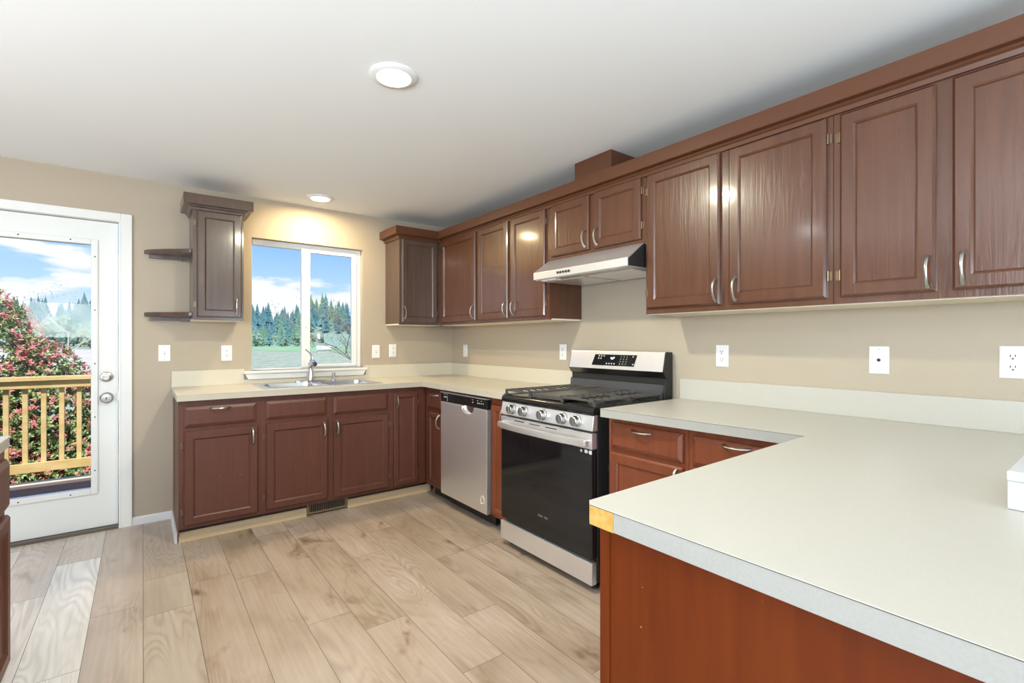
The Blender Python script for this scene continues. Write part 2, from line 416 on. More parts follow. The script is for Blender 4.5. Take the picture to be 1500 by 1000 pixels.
for xx in (GX1-.10, GX1-.34): gs.disc((xx, .0174, GZ0-.020), .0045, 'y', 8); gs.disc((xx, .0174, GZ1+.020), .0045, 'y', 8)
gs.build('screw', M_SLOT, door)
MB().add([(GX0, .05, GZ0), (GX1, .05, GZ0), (GX1, .05, GZ1), (GX0, .05, GZ1)], [(0,1,2,3)]).build('pane', M_GLASS, door)
db = MB().lathe([(.034, .03), (.034, .022), (.030, .015), (.020, .012), (.018, .006)], (-2.656, 0, 1.020), 'y')
dbo = db.build('deadbolt', M_NICKEL, door, smooth=True)
MB().box(-2.674, -2.638, -.006, .008, 1.014, 1.026).build('thumb_turn', M_NICKEL, dbo, bevel=.003)
kn = MB().lathe([(.037, .03), (.037, .023), (.030, .018), (.026, .002), (.029, -.004), (.027, -.012), (.010, -.013)], (-2.655, 0, .880), 'y')
kno = kn.build('door_knob', M_NICKEL, door, smooth=True)
MB().box(-2.659, -2.653, -.0142, -.012, .872, .888).build('keyhole', M_SLOT, kno)
MB().box(DX1-.018, DX1-.014, .026, .034, .86, .92).build('latch_plate', M_STEEL, door)

# baseboard beside the door
bb = MB().prism([(0, 0), (-.012, 0), (-.012, .045), (-.004, .055), (0, .055)], 'x', DX1+.060, -2.292)
structure(bb.build('baseboard_back', M_WHITE))

# ================================================================ CABINET BUILDERS
def handle_pts(x, z, vertical, length, y, out=.030):
    pts = []; n = 12
    for i in range(n+1):
        t = i/n; q = (t-.5)*length; d = out*(1-(2*t-1)**2)**.6 if 0 < t < 1 else 0
        pts.append((x, y-d, z+q) if vertical else (x+q, y-d, z))
    return pts
def add_handle(parent, x, z, vertical, y, length=.104):
    n = 13; rr = [.0062 - .0022*sin(pi*i/(n-1)) + (.0015 if i in (0, n-1) else 0) for i in range(n)]
    h = MB().tube(handle_pts(x, z, vertical, length, y), rr, 8, 1.25)
    return h.build('handle', M_NICKEL, parent, smooth=True)
def add_hinge(parent, x, z, y, side):
    h = MB().lathe([(.0045, -.020), (.0045, .020)], (x, y+.014, z), 'z', 8)
    h.box(x, x + side*.014, y+.0165, y+.0195, z-.018, z+.018)
    return h.build('hinge', M_BRASS, parent)
TH = .020
def door_panel(parent, x0, x1, z0, z1, y, m, hinge=None, pull=None, name='door', frame=.052, edge=.008, hl=.104):
    rs = [(0, y), (0, y-.012), (edge, y-TH), (frame-.006, y-TH), (frame, y-TH+.004), (frame+.004, y-TH+.010)]
    d = MB().rings(x0, x1, z0, z1, rs).build(name, m, parent)
    if hinge:
        s = -1 if hinge == 'l' else 1
        hx = x0-.004 if hinge == 'l' else x1+.004
        hz = min(.085, (z1-z0)*.22)
        add_hinge(d, hx, z0+hz, y-TH, s); add_hinge(d, hx, z1-hz, y-TH, s)
    if pull: add_handle(d, pull[0], pull[1], pull[2] if len(pull) > 2 else True, y-TH, hl)
    return d
def drawer_panel(parent, x0, x1, z0, z1, y, m, pull=None, name='drawer_front'):
    d = MB().rings(x0, x1, z0, z1, [(0, y), (0, y-.009), (.004, y-.012), (.020, y-TH)]).build(name, m, parent)
    if pull: add_handle(d, pull[0], pull[1], False, y-TH)
    return d
def face_frame(parent, x0, x1, z0, z1, y, m, rects, t=.019):
    """face frame = rectangle minus door openings, built from strips between rects' x and z breaks"""
    f = MB()
    xs = sorted(set([x0, x1] + [r[0] for r in rects] + [r[1] for r in rects]))
    zs = sorted(set([z0, z1] + [r[2] for r in rects] + [r[3] for r in rects]))
    for i in range(len(xs)-1):
        run = None
        for j in range(len(zs)-1):
            cx, cz = (xs[i]+xs[i+1])/2, (zs[j]+zs[j+1])/2
            inside = any(r[0] < cx < r[1] and r[2] < cz < r[3] for r in rects)
            if not inside:
                if run is None: run = zs[j]
            if inside and run is not None: f.box(xs[i], xs[i+1], y, y+t, run, zs[j]); run = None
        if run is not None: f.box(xs[i], xs[i+1], y, y+t, run, z1)
    return f.build('face_frame', m, parent)
RIGHT = R(-90)
FB = -.615       # face of base cabinets (local y)
FU = -.305       # face of wall cabinets
KZ, CB = .100, .893   # toe height, underside of worktop

# ---- base run on the back wall (local x = world x, rotation 0)
def base_cab(label, loc, rz, x0, x1, m, group, z0=KZ, toe=True, left_panel=False, panel_mat=None, depth_back=-.004):
    t = thing('base_cabinet', label, 'cabinet', loc, rz, group)
    c = MB()
    c.box(x0, x0+.016, FB+.019, depth_back, z0, CB-.003); c.box(x1-.016, x1, FB+.019, depth_back, z0, CB-.003)
    c.box(x0+.016, x1-.016, FB+.019, depth_back, z0, z0+.016); c.box(x0+.016, x1-.016, -.016, depth_back, z0, CB-.003)
    c.build('carcass', panel_mat or m, t)
    if toe: MB().box(x0, x1, -.535, -.520, .002, z0).build('toe_kick', M_TOE, t)
    return t

GB = 'base cabinets along the back wall'
L0 = -2.285
t = base_cab('dark brown base cabinet with drawer over door at the left end beside the glazed door', (L0, 0, 0), 0, 0, .4547, M_LO, GB)
X = lambda v: v - L0
face_frame(t, 0, .4547, KZ, CB-.003, FB, M_LO, [(.035, .405, .745, .84), (.035, .405, .14, .69)])
drawer_panel(t, X(-2.262), X(-1.862), .727, .855, FB, M_LO, (X(-2.071), .836))
door_panel(t, X(-2.262), X(-1.852), .122, .702, FB, M_LO, 'l', (X(-1.886), .634))
# finished end panel
MB().box(-.006, 0, FB+.002, -.002, .062, CB-.003).build('end_panel', M_LO, t)

L0 = -1.830
t = base_cab('wide dark brown sink base cabinet with two false drawer fronts under the window', (L0, 0, 0), 0, 0.0, .9177, M_LO, GB)
t.name = 'sink_base_cabinet'
face_frame(t, 0.0, .9177, KZ, CB-.003, FB, M_LO, [(.045, .405, .745, .84), (.045, .405, .14, .69), (.488, .865, .745, .84), (.488, .865, .14, .69)])
drawer_panel(t, X(-1.807), X(-1.409), .732, .858, FB, M_LO, None, 'false_drawer_front')
drawer_panel(t, X(-1.362), X(-.944), .728, .858, FB, M_LO, None, 'false_drawer_front')
door_panel(t, X(-1.804), X(-1.399), .126, .704, FB, M_LO, 'l', (X(-1.429), .626))
door_panel(t, X(-1.358), X(-.938), .122, .700, FB, M_LO, 'r', (X(-1.336), .630))

L0 = -.912
t = base_cab('narrow dark brown corner base cabinet with one tall door right of the sink', (L0, 0, 0), 0, 0.0, .296, M_LO, GB)
face_frame(t, 0.0, .296, KZ, CB-.003, FB, M_LO, [(.04, .20, .14, .83)])
door_panel(t, X(-.895), X(-.690), .122, .853, FB, M_LO, 'r', (X(-.873), .784), frame=.042)

# pale shoe strip along the toe line
sh = MB().prism([(-.537, .001), (-.552, .001), (-.552, .040), (-.544, .062), (-.537, .062)], 'x', -2.285, -1.528)
tag(sh.build('shoe_moulding', M_TRIM), 'pale wooden shoe strip on the floor left of the toe-kick vent', 'moulding', 'shoe strips under the cabinets')
sh = MB().prism([(-.537, .001), (-.552, .001), (-.552, .040), (-.544, .062), (-.537, .062)], 'x', -1.232, -.535)
tag(sh.build('shoe_moulding', M_TRIM), 'pale wooden shoe strip on the floor right of the toe-kick vent', 'moulding', 'shoe strips under the cabinets')
sh = MB().prism([(-2.292, .001), (-2.306, .001), (-2.306, .044), (-2.300, .058), (-2.292, .058)], 'y', -.548, -.016)
tag(sh.build('shoe_moulding', M_WHITE), 'white strip on the floor along the exposed cabinet end beside the door', 'moulding', 'shoe strips under the cabinets')
# toe-kick vent
t = thing('floor_vent', 'small brown louvred heating vent set in the toe kick under the sink', 'vent', (-1.380, -.550, .002))
v = MB(); v.box(-.148, .148, -.004, .004, .010, .024); v.box(-.148, .148, -.004, .004, .084, .096); v.box(-.148, -.128, -.004, .004, .024, .084); v.box(.128, .148, -.004, .004, .024, .084)
v.build('frame', mat('vent_tan', (.25, .17, .09), .45), t, bevel=.002)
MB().box(-.128, .128, .006, .010, .024, .084).build('backing', M_SLOT, t)
for k in range(17):
    x_ = -.120 + k*.015
    MB().box(x_-.0022, x_+.0022, -.003, .006, .024, .084).build('louvre', mat('vent_bar', (.16, .13, .10), .4) if k == 0 else bpy.data.materials['vent_bar'], t)

# ---- base run on the right wall (local x = -world y)
GR = 'base cabinets along the right wall'
t = base_cab('narrow dark brown drawer base cabinet in the corner left of the dishwasher', (0, -.622, 0), RIGHT, 0.0, .297, M_LO, GR, depth_back=-.01)
Y = lambda v: -v - .622
face_frame(t, 0.0, .297, KZ, CB-.003, FB, M_LO, [(.07, .26, .745, .84), (.07, .26, .14, .68)])
drawer_panel(t, Y(-.682), Y(-.914), .722, .852, FB, M_LO, (Y(-.818), .836))
door_panel(t, Y(-.688), Y(-.914), .116, .692, FB, M_LO, 'l', (Y(-.885), .632), frame=.042)
MB().box(-.015, .297, -.532, -.520, .002, KZ).build('toe_board', M_TRIM, t)

t = base_cab('narrow reddish brown filler cabinet between the dishwasher and the range', (0, -1.566, 0), RIGHT, 0.004, .196, M_LR, GR)
Y = lambda v: -v - 1.566
face_frame(t, 0.004, .196, KZ, CB-.003, FB, M_LR, [(.035, .17, .14, .80)])
door_panel(t, Y(-1.582), Y(-1.752), .120, .842, FB, M_LR, 'l', (Y(-1.728), .778), frame=.040)

t = base_cab('reddish brown base cabinet with drawer over door just right of the range', (0, -2.588, 0), RIGHT, 0, .442, M_LR, GR)
Y = lambda v: -v - 2.588
face_frame(t, 0, .442, KZ, CB-.003, FB, M_LR, [(.04, .40, .75, .85), (.04, .40, .14, .70)])
drawer_panel(t, Y(-2.608), Y(-3.009), .735, .863, FB, M_LR, (Y(-2.800), .838))
door_panel(t, Y(-2.604), Y(-3.009), .122, .716, FB, M_LR, 'l', (Y(-2.985), .655))

t = base_cab('reddish brown drawer base cabinet half hidden behind the peninsula worktop', (0, -3.032, 0), RIGHT, 0, .520, M_LR, GR)
Y = lambda v: -v - 3.032
face_frame(t, 0, .520, KZ, CB-.003, FB, M_LR, [(.06, .44, .75, .85), (.06, .44, .14, .70)])
drawer_panel(t, Y(-3.054), Y(-3.450), .735, .863, FB, M_LR, (Y(-3.250), .846))
door_panel(t, Y(-3.054), Y(-3.450), .122, .716, FB, M_LR, 'r', (Y(-3.08), .655))

# ---- peninsula cabinet
t = thing('peninsula_cabinet', 'peninsula base cabinet with worn red-brown end panel under the overhanging worktop', 'cabinet', (-1.0, -3.9, 0))
c = MB(); c.box(-.690, .985, -.240, .338, .002, CB-.003)
c.build('carcass', M_LR, t)
MB().box(-.702, -.690, -.240, .3805, .002, CB-.003).build('end_panel', M_PANEL, t)
MB().box(-.7050, -.702, .355, .3805, .002, CB-.003).build('corner_strip', M_PANEL, t)
ff = MB(); ff.box(-.690, .350, .338, .357, KZ, CB-.003); ff.build('face_frame', M_LR, t)
for k in range(2): door_panel_x = -.66 + k*.50; MB().box(door_panel_x, door_panel_x+.46, .357, .377, .125, .70).build('door', M_LR, t, bevel=.004)

# ================================================================ WORKTOPS
ZT = .933
t = thing('countertop', 'cream laminate worktop with backsplash running under the window to the range', 'countertop', (-1.2, -.35, CB))
def wb(m): return m
off = Vector((-1.2, -.35, CB))
SX0, SX1, SY0, SY1 = -1.795, -.985, -.590, -.100    # sink cut-out
c = MB(); zt, zb_ = ZT-.002, CB
cl = -2.300; fr = -.657
core = [(cl, SX0, fr, 0), (SX1, 0, fr, 0), (SX0, SX1, fr, SY0), (SX0, SX1, SY1, 0), (-.665, 0, -1.766, fr)]
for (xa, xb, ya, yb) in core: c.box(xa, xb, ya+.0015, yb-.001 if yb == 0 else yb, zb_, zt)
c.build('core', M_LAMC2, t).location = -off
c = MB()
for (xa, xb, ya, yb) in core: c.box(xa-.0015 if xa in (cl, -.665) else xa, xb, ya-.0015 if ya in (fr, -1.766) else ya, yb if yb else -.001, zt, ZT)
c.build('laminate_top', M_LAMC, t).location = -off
bs = MB(); BZ = 1.047
bs.box(cl, WX0-.055, -.020, -.001, ZT, BZ); bs.box(WX0-.055, WX1+.020, -.020, -.001, ZT, .965); bs.box(WX1+.020, -.001, -.020, -.001, ZT, BZ)
bs.box(-.020, -.001, -1.766, -.020, ZT, BZ)
bs.build('backsplash', M_LAMC, t, bevel=.002).location = -off

t = thing('countertop', 'broad cream laminate worktop running from the range onto the peninsula with bare wood corner', 'countertop', (-.9, -3.6, CB))
off = Vector((-.9, -3.6, CB))
YP = -4.46
poly = [(-.001, -2.592), (-.700, -2.606), (-.648, -3.502), (-1.738, -3.522), (-1.752, -3.536), (-1.748, YP), (-.001, YP)]
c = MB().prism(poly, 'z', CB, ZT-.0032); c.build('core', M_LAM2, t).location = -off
def outset(p, d):
    n = len(p); o = []
    for i in range(n):
        a, b_, c_ = Vector(p[i-1]), Vector(p[i]), Vector(p[(i+1) % n])
        e1 = (b_-a).normalized(); e2 = (c_-b_).normalized()
        n1 = Vector((-e1.y, e1.x)); n2 = Vector((-e2.y, e2.x))
        k = 1/max(.3, 1+n1.dot(n2)); q = b_ + (n1+n2)*k*d; o.append((min(q.x, -.001), q.y))
    return o
area2 = sum(poly[i-1][0]*poly[i][1]-poly[i][0]*poly[i-1][1] for i in range(len(poly)))
sgn = 1 if area2 < 0 else -1
MB().prism(outset(poly, sgn*.0008), 'z', ZT-.0032, ZT-.0016).build('laminate_seam', M_SEAM, t).location = -off
MB().prism(outset(poly, sgn*.0016), 'z', ZT-.0016, ZT).build('laminate_top', M_LAM, t).location = -off
MB().box(-.020, -.001, YP, -2.592, ZT, BZ).build('backsplash', M_LAM, t, bevel=.0015).location = -off
# bare wood where the edge band is missing
bp_ = MB()
bp_.prism([(-1.7512, -3.596), (-1.7530, -3.596), (-1.7536, -3.5355), (-1.7385, -3.5206), (-1.700, -3.5199), (-1.700, -3.5215), (-1.7376, -3.5225), (-1.7518, -3.5366)], 'z', CB-.0005, ZT-.0033)
tag(bp_.build('bare_edge', M_BARE, t), 'bare yellow wood corner').location = -off

# ================================================================ WALL CABINETS
UZ0, UZ1 = 1.405, 2.175
GU = 'wall cabinets along the right wall'
def wall_cab(label, loc, rz, x0, x1, z0, m, group, name='wall_cabinet', rects=(), back=-.003, ff=True):
    t = thing(name, label, 'cabinet', loc, rz, group)
    c = MB(); y = FU+.019
    c.box(x0, x0+.014, y, back, z0+.008, UZ1); c.box(x1-.014, x1, y, back, z0+.008, UZ1); c.box(x0+.014, x1-.014, y, back, UZ1-.014, UZ1)
    c.box(x0+.014, x1-.014, -.012, back, z0+.008, UZ1-.014)
    c.build('carcass', m, t)
    MB().box(x0, x1, FU+.019, back, z0-.004, z0+.008).build('bottom_panel', M_CREAM, t)
    if ff: face_frame(t, x0, x1, z0, UZ1, FU, m, list(rects))
    return t
def crown_profile(sgn=1):
    # (outward, height) from the face frame
    return [(0, 2.150), (.010, 2.150), (.014, 2.166), (.024, 2.172), (.024, 2.180), (.052, 2.180), (.055, 2.184), (.055, 2.248), (0, 2.248)]

# lone cabinet left of the window
L0 = -2.194
t = wall_cab('lone greyish brown wall cabinet between the door and the window with two open end shelves', (L0, 0, 0), 0, 0, .303, UZ0, M_GREY, None, rects=[(.035, .27, 1.45, 2.12)])
door_panel(t, .022, .290, 1.425, 2.150, FU, M_GREY, 'l', (.254, 1.503), frame=.050)
cr_ = MB(); pr_ = crown_profile()
def crown_run(m, path, prof):
    # path: list of (x, y, nx, ny) corner points with mitre directions, face line
    vs = []; n = len(prof)
    for (px_, py_, nx, ny) in path:
        for d, h in prof: vs.append((px_+nx*d, py_+ny*d, h))
    fs = []
    for i in range(len(path)-1):
        for k in range(n):
            j = (k+1) % n; fs.append((i*n+k, i*n+j, (i+1)*n+j, (i+1)*n+k))
    fs.append(list(range(n))); fs.append([(len(path)-1)*n+k for k in range(n)][::-1])
    m.add(vs, fs); return m
crown_run(cr_, [(0, -.002, -1, 0), (0, FU, -1, -1), (.303, FU, 1, -1), (.303, -.002, 1, 0)], pr_)
cr_.build('crown', M_GREY, t)
MB().box(.001, .302, FU+.02, -.003, 2.176, 2.244).build('top_board', M_GREY, t)
# open quarter shelves
def end_shelf(zs):
    s_ = MB(); pts = [(0, -.002)]
    for k in range(15):
        q = k/14; pts.append((-.264*(1-q), -.002 - .250*(q**.8) - (.012 if 0 < k < 14 else .004)))
    s_.prism(pts, 'z', zs, zs+.030)
    o = s_.build('shelf', M_GREY, t, bevel=.006)
    c_ = MB(); c_.box(-.235, -.055, -.030, -.002, zs-.026, zs); c_.box(-.055, 0, -.060, -.002, zs-.030, zs)
    c_.build('cleat', M_GREY, o)
end_shelf(1.862); end_shelf(1.430)

# corner cabinet on the back wall
L0 = -.703
t = wall_cab('brown corner wall cabinet on the back wall right of the window', (L0, 0, 0), 0, 0, .398, UZ0, M_GREY, 'wall cabinets in the corner', rects=[(.04, .33, 1.45, 2.12)])
door_panel(t, .020, .358, 1.424, 2.150, FU, M_GREY, 'r', (.041, 1.508), frame=.050)
# right wall
t = wall_cab('single door wall cabinet on the right wall next to the corner', (0, 0, 0), RIGHT, .305, .928, UZ0, M_UP, GU, rects=[(.375, .88, 1.45, 2.12)])
door_panel(t, .345, .909, 1.429, 2.153, FU, M_UP, 'l', (.887, 1.500))
t = wall_cab('two door wall cabinet left of the range hood reflecting the window', (0, 0, 0), RIGHT, .929, 1.795, UZ0, M_UP, GU, rects=[(.98, 1.32, 1.45, 2.12), (1.41, 1.74, 1.45, 2.12)])
door_panel(t, .950, 1.346, 1.429, 2.153, FU, M_UP, 'l', (1.328, 1.503))
door_panel(t, 1.385, 1.762, 1.432, 2.152, FU, M_UP, 'r', (1.425, 1.503))
t = wall_cab('short two door wall cabinet directly above the range hood', (0, 0, 0), RIGHT, 1.797, 2.574, 1.795, M_UP, GU, rects=[(1.86, 2.13, 1.84, 2.12), (2.24, 2.52, 1.84, 2.12)])
door_panel(t, 1.825, 2.164, 1.816, 2.150, FU, M_UP, 'l', (2.139, 1.886))
door_panel(t, 2.210, 2.548, 1.815, 2.150, FU, M_UP, 'r', (2.236, 1.884))
t = wall_cab('large two door wall cabinet immediately right of the range hood', (0, 0, 0), RIGHT, 2.576, 3.466, UZ0, M_UP, GU, rects=[(2.63, 2.97, 1.45, 2.12), (3.08, 3.40, 1.45, 2.12)])
door_panel(t, 2.592, 3.001, 1.432, 2.146, FU, M_UP, 'l', (2.985, 1.500))
door_panel(t, 3.045, 3.445, 1.431, 2.142, FU, M_UP, 'r', (3.080, 1.498))
t = wall_cab('two door wall cabinet farthest right, its right door cut by the photo edge', (0, 0, 0), RIGHT, 3.468, 4.205, UZ0, M_UP, GU, rects=[(3.53, 3.75, 1.45, 2.12), (3.86, 4.14, 1.45, 2.12)])
door_panel(t, 3.493, 3.778, 1.430, 2.136, FU, M_UP, 'l', (3.759, 1.497))
door_panel(t, 3.821, 4.180, 1.430, 2.136, FU, M_UP, 'r', (3.849, 1.500))
# crown along both walls
cr_ = MB()
crown_run(cr_, [(-.703, -.002, -1, 0), (-.703, FU, -1, -1), (FU, FU, -1, -1), (FU, -4.205, -1, 0)], [(d, h-.004) for d, h in pr_])
co = cr_.build('crown_moulding', M_CROWN)
tag(co, 'long brown crown moulding along the top of the corner and right wall cabinets', 'moulding')
# duct cover between crown and ceiling
t_ = MB().box(-.300, -.004, -2.325, -2.027, 2.177, ZC-.001).build('duct_cover', M_CROWN, bevel=.002)
tag(t_, 'brown boxed duct cover rising from the crown moulding to the ceiling', 'duct cover')

# ================================================================ RANGE HOOD
t = thing('range_hood', 'stainless slim range hood under the short wall cabinet above the range', 'range hood', (0, -2.182, 1.65), RIGHT)
HZ = -1.65
h = MB(); prof = [(-.004, .005), (-.448, .005), (-.448, .050), (-.318, .141), (-.004, .141)]
h.prism(prof, 'x', -.383, .383)
h.build('shell', M_STEEL, t, bevel=.002)
MB().prism([(-.010, .008), (-.440, .008), (-.440, .046), (-.315, .136), (-.010, .136)], 'x', .383, .3855).build('end_cheek', M_BLACKM, t)
u = MB(); u.box(-.372, .372, -.435, -.014, -.001, .005); u.build('underside', mat('hood_filter', (.62, .60, .55), .35, metal=.8), t)
u = MB(); u.box(-.355, -.02, -.36, -.05, -.005, -.001); u.build('filter', M_STEEL, t, bevel=.001)
u = MB(); u.box(.02, .355, -.36, -.05, -.005, -.001); u.build('filter', M_STEEL, t, bevel=.001)
u = MB(); u.box(-.330, -.20, -.425, -.375, -.006, -.001); u.build('lamp_cover', M_PLATE, t)
for k in range(5):
    MB().lathe([(.0075, 0), (.0075, -.006), (.005, -.008)], (-.150+k*.024, -.448, .029), 'y', 10).build('button', M_BLACKM, t)

# ================================================================ DISHWASHER
t = thing('dishwasher', 'stainless dishwasher with black control strip under the worktop', 'dishwasher', (0, -1.236, 0), RIGHT)
MB().box(-.305, .305, -.605, -.02, .10, .885).build('tub', M_BLACKM, t)
# door with scooped pocket
d = MB(); zt_ = .800; px0, px1 = -.005, .150; seg = 10
edge = [(-.312, .100), (.312, .100), (.312, zt_), (px1, zt_)]
for k in range(1, seg): a = pi*k/seg; edge.append(((px0+px1)/2 + (px1-px0)/2*cos(a), zt_ - .052*sin(a)**.7))
edge += [(px0, zt_), (-.312, zt_)]
d.prism(edge, 'y', -.642, -.606)
dd = d.build('door', M_STEEL, t, bevel=.003)
MB().box(px0-.01, px1+.01, -.622, -.6065, .740, .800).build('pocket', M_SINK, t)
cp = MB().box(-.312, .312, -.640, -.606, .803, .868).build('control_panel', M_BLACK, t, bevel=.003)
MB().box(-.313, .313, -.646, -.608, .868, .876).build('top_trim', M_STEEL, cp)
mk = MB()
mk.box(-.268, -.225, -.6412, -.640, .836, .842)
mk.box(-.275, -.205, -.6412, -.640, .858, .8605)
mk.box(-.2165, -.2145, -.6412, -.640, .806, .848)
for xx in (.135, .20, .222, .244, .266): mk.box(xx-.004, xx+.004, -.6412, -.640, .832, .840)
for xx in (.135, .20, .245): mk.box(xx-.008, xx+.008, -.6412, -.640, .852, .8545)
mk.build('marking', M_MARK, cp)
em = MB(); pts = [(.259+.0235*cos(2*pi*k/20), -.6428, .186+.0285*sin(2*pi*k/20)) for k in range(21)]
em.tube(pts, .0030, 5); em.tube([(.245, -.6428, .178), (.258, -.6428, .185), (.262, -.6428, .200)], .002, 5); em.tube([(.240, -.6428, .168), (.262, -.6428, .160), (.274, -.6428, .172)], .004, 5)
em.build('emblem', mat('emblem_pale', (.75, .70, .62), .4), dd)
MB().box(-.30, .30, -.560, -.550, .012, .098).build('toe_panel', M_BLACKM, t)
MB().box(.312, .326, -.612, -.60, .10, .89).build('side_gasket', M_BLACKM, t)
for xx in (-.27, .27): MB().lathe([(.016, .001), (.016, .012), (.006, .014), (.006, .10)], (xx, -.50, 0), 'z', 10).build('foot', M_BLACKM, t)

# ================================================================ RANGE
t = thing('gas_range', 'freestanding stainless and black gas range with black oven glass', 'range', (0, -2.157, 0), RIGHT)
H = .386
MB().box(-H+.002, H-.002, -.648, -.022, .045, .888).build('body', M_BLACKM, t, bevel=.003)
ct = MB().prism([(-.020, .888), (-.655, .888), (-.681, .890), (-.684, .905), (-.676, .922), (-.655, .930), (-.640, .926), (-.100, .926), (-.100, .930), (-.020, .930)], 'x', -H, H)
cto = ct.build('cooktop', M_BLACK, t, bevel=.002)
cp = MB().prism([(-.649, .808), (-.684, .808), (-.690, .812), (-.676, .886), (-.649, .888)], 'x', -H, H).build('control_panel', M_STEEL, t, bevel=.003)
for kx in (-.273, -.158, .007, .169, .273):
    k = MB(); c_ = (kx, 0, .849); q = -.684
    k.lathe([(.031, q), (.031, q-.005), (.027, q-.008), (.0255, q-.030), (.022, q-.033)], c_, 'y', 24)
    ko = k.build('knob', M_KNOB, t, smooth=True)
    MB().box(kx-.0045, kx+.0045, q-.040, q-.031, .849-.022, .849+.022).build('knob_grip', M_KNOB, ko, bevel=.002)
# oven door
od = MB().box(-H+.002, H-.002, -.688, -.652, .170, .716); odo = od.build('oven_door', M_BGLASS, t, bevel=.004)
hb = MB().box(-H+.002, H-.002, -.690, -.652, .718, .798).build('door_band', M_STEEL, odo, bevel=.003)
sl = MB()
for xa in (-.20, -.06, .08): sl.box(xa-.045, xa+.045, -.6908, -.689, .781, .786)
sl.build('vent_slot', M_SLOT, odo)
pts = []; n = 20
for i in range(n+1):
    q = i/n; pts.append((-.362+q*.724, -.708 - .034*(1-(2*q-1)**4)*.8 - .008, .752))
hd = MB()
for i in range(n):
    pass
vs = []; 
prof_h = [(.0, -.020), (-.010, -.016), (-.012, 0), (-.010, .016), (0, .020), (.010, .014), (.010, -.014)]
for (a, y_, z_) in pts:
    for dy, dz in prof_h: vs.append((a, y_+dy, z_+dz))
m_ = len(prof_h); fs = [(i*m_+k, i*m_+(k+1) % m_, (i+1)*m_+(k+1) % m_, (i+1)*m_+k) for i in range(n) for k in range(m_)]
fs += [list(range(m_)), [n*m_+k for k in range(m_)]]
hd.add(vs, fs)
hdo = hd.build('handle', M_STEEL, odo, smooth=True)
for sx_ in (-1, 1):
    MB().box(sx_*.362-.012, sx_*.362+.012, -.726, -.690, .737, .767).build('handle_end', M_STEEL, hdo, bevel=.005)
# stickers and faint wordmark on the glass
stk = MB(); stk.box(.333, .352, -.6892, -.688, .696, .713); stk.box(.364, .382, -.6892, -.688, .694, .713); stk.box(.352, .364, -.6890, -.688, .702, .705)
stk.build('sticker', M_STICK, odo)
stk = MB().disc((.309, -.6888, .703), .008, 'y', 10); stk.build('round_sticker', M_MARK, odo)
lg = MB()
for k in range(8):
    if k == 4: continue
    lg.box(-.030+k*.0105, -.023+k*.0105, -.6886, -.688, .274, .285)
lg.build('lettering', mat('faint_letters', (.16, .16, .16), .5), odo)
# storage drawer
dr = MB().box(-H+.001, H-.001, -.692, -.655, .040, .152).build('drawer', M_STEEL, t, bevel=.004)
MB().box(-H+.02, H-.02, -.660, -.650, .152, .170).build('drawer_grip', M_SLOT, dr)
for xx in (-.34, .34):
    for yy in (-.62, -.08): MB().lathe([(.022, .001), (.022, .014), (.010, .016), (.010, .05)], (xx, yy, 0), 'z', 12).build('foot', M_BLACKM, t)
# backguard
bg_ = MB().prism([(-.018, .930), (-.018, 1.196), (-.072, 1.196), (-.080, 1.190), (-.104, 1.084), (-.082, 1.050), (-.070, 1.046), (-.070, 1.012), (-.084, 1.008), (-.092, .930)], 'x', -H, H)
bgo = bg_.build('backguard', M_BLACKM, t, bevel=.0015)
MB().prism([(-.079, 1.1965), (-.0815, 1.191), (-.1055, 1.083), (-.1045, 1.083), (-.079, 1.191), (-.074, 1.1955), (-.074, 1.197)], 'x', -H+.006, H-.006).build('steel_face', M_STEEL, bgo)
MB().prism([(-.1055, 1.083), (-.0835, 1.049), (-.082, 1.050), (-.104, 1.084)], 'x', -H+.006, H-.006).build('steel_lip', M_STEELD, bgo)
MB().prism([(-.0850, 1.007), (-.0930, .932), (-.091, .932), (-.083, 1.007)], 'x', -H+.006, H-.014).build('lower_panel', M_STEELD, bgo)
nrm = Vector((0, -1, -.23)).normalized()
def on_face(u, v, d=.0015):   # u along x, v height
    yy = -.0815 - (1.191-v)*(.024/.108); return (u, yy-d, v-d*.2)
ds = MB(); ds.add([on_face(-.152, 1.175), on_face(.188, 1.175), on_face(.172, 1.105), on_face(-.172, 1.105)], [(0,1,2,3)])
dso = ds.build('display', M_BGLASS, bgo)
mk = MB()
def dot(u, v, a=.005, b2=.004): mk.add([on_face(u-a, v+b2, .0022), on_face(u+a, v+b2, .0022), on_face(u+a, v-b2, .0022), on_face(u-a, v-b2, .0022)], [(0,1,2,3)])
for (u, v) in [(-.115, 1.165), (-.094, 1.165), (-.073, 1.165), (-.118, 1.150), (-.097, 1.150), (-.045, 1.118), (-.024, 1.118), (-.003, 1.118), (.018, 1.118), (.160, 1.165), (.165, 1.118)]: dot(u, v)
for i in range(3):
    for j in range(4): dot(.068+i*.023 - j*.002, 1.163-j*.015, .002, .003)
mk.build('marking', M_MARK, dso)
mk = MB(); mk.tube([on_face(-.012, 1.156, .003), on_face(-.004, 1.148, .003), on_face(.004, 1.152, .003), on_face(.014, 1.158, .003)], .0045, 6)
mk.build('clock_digit', M_LED, dso)
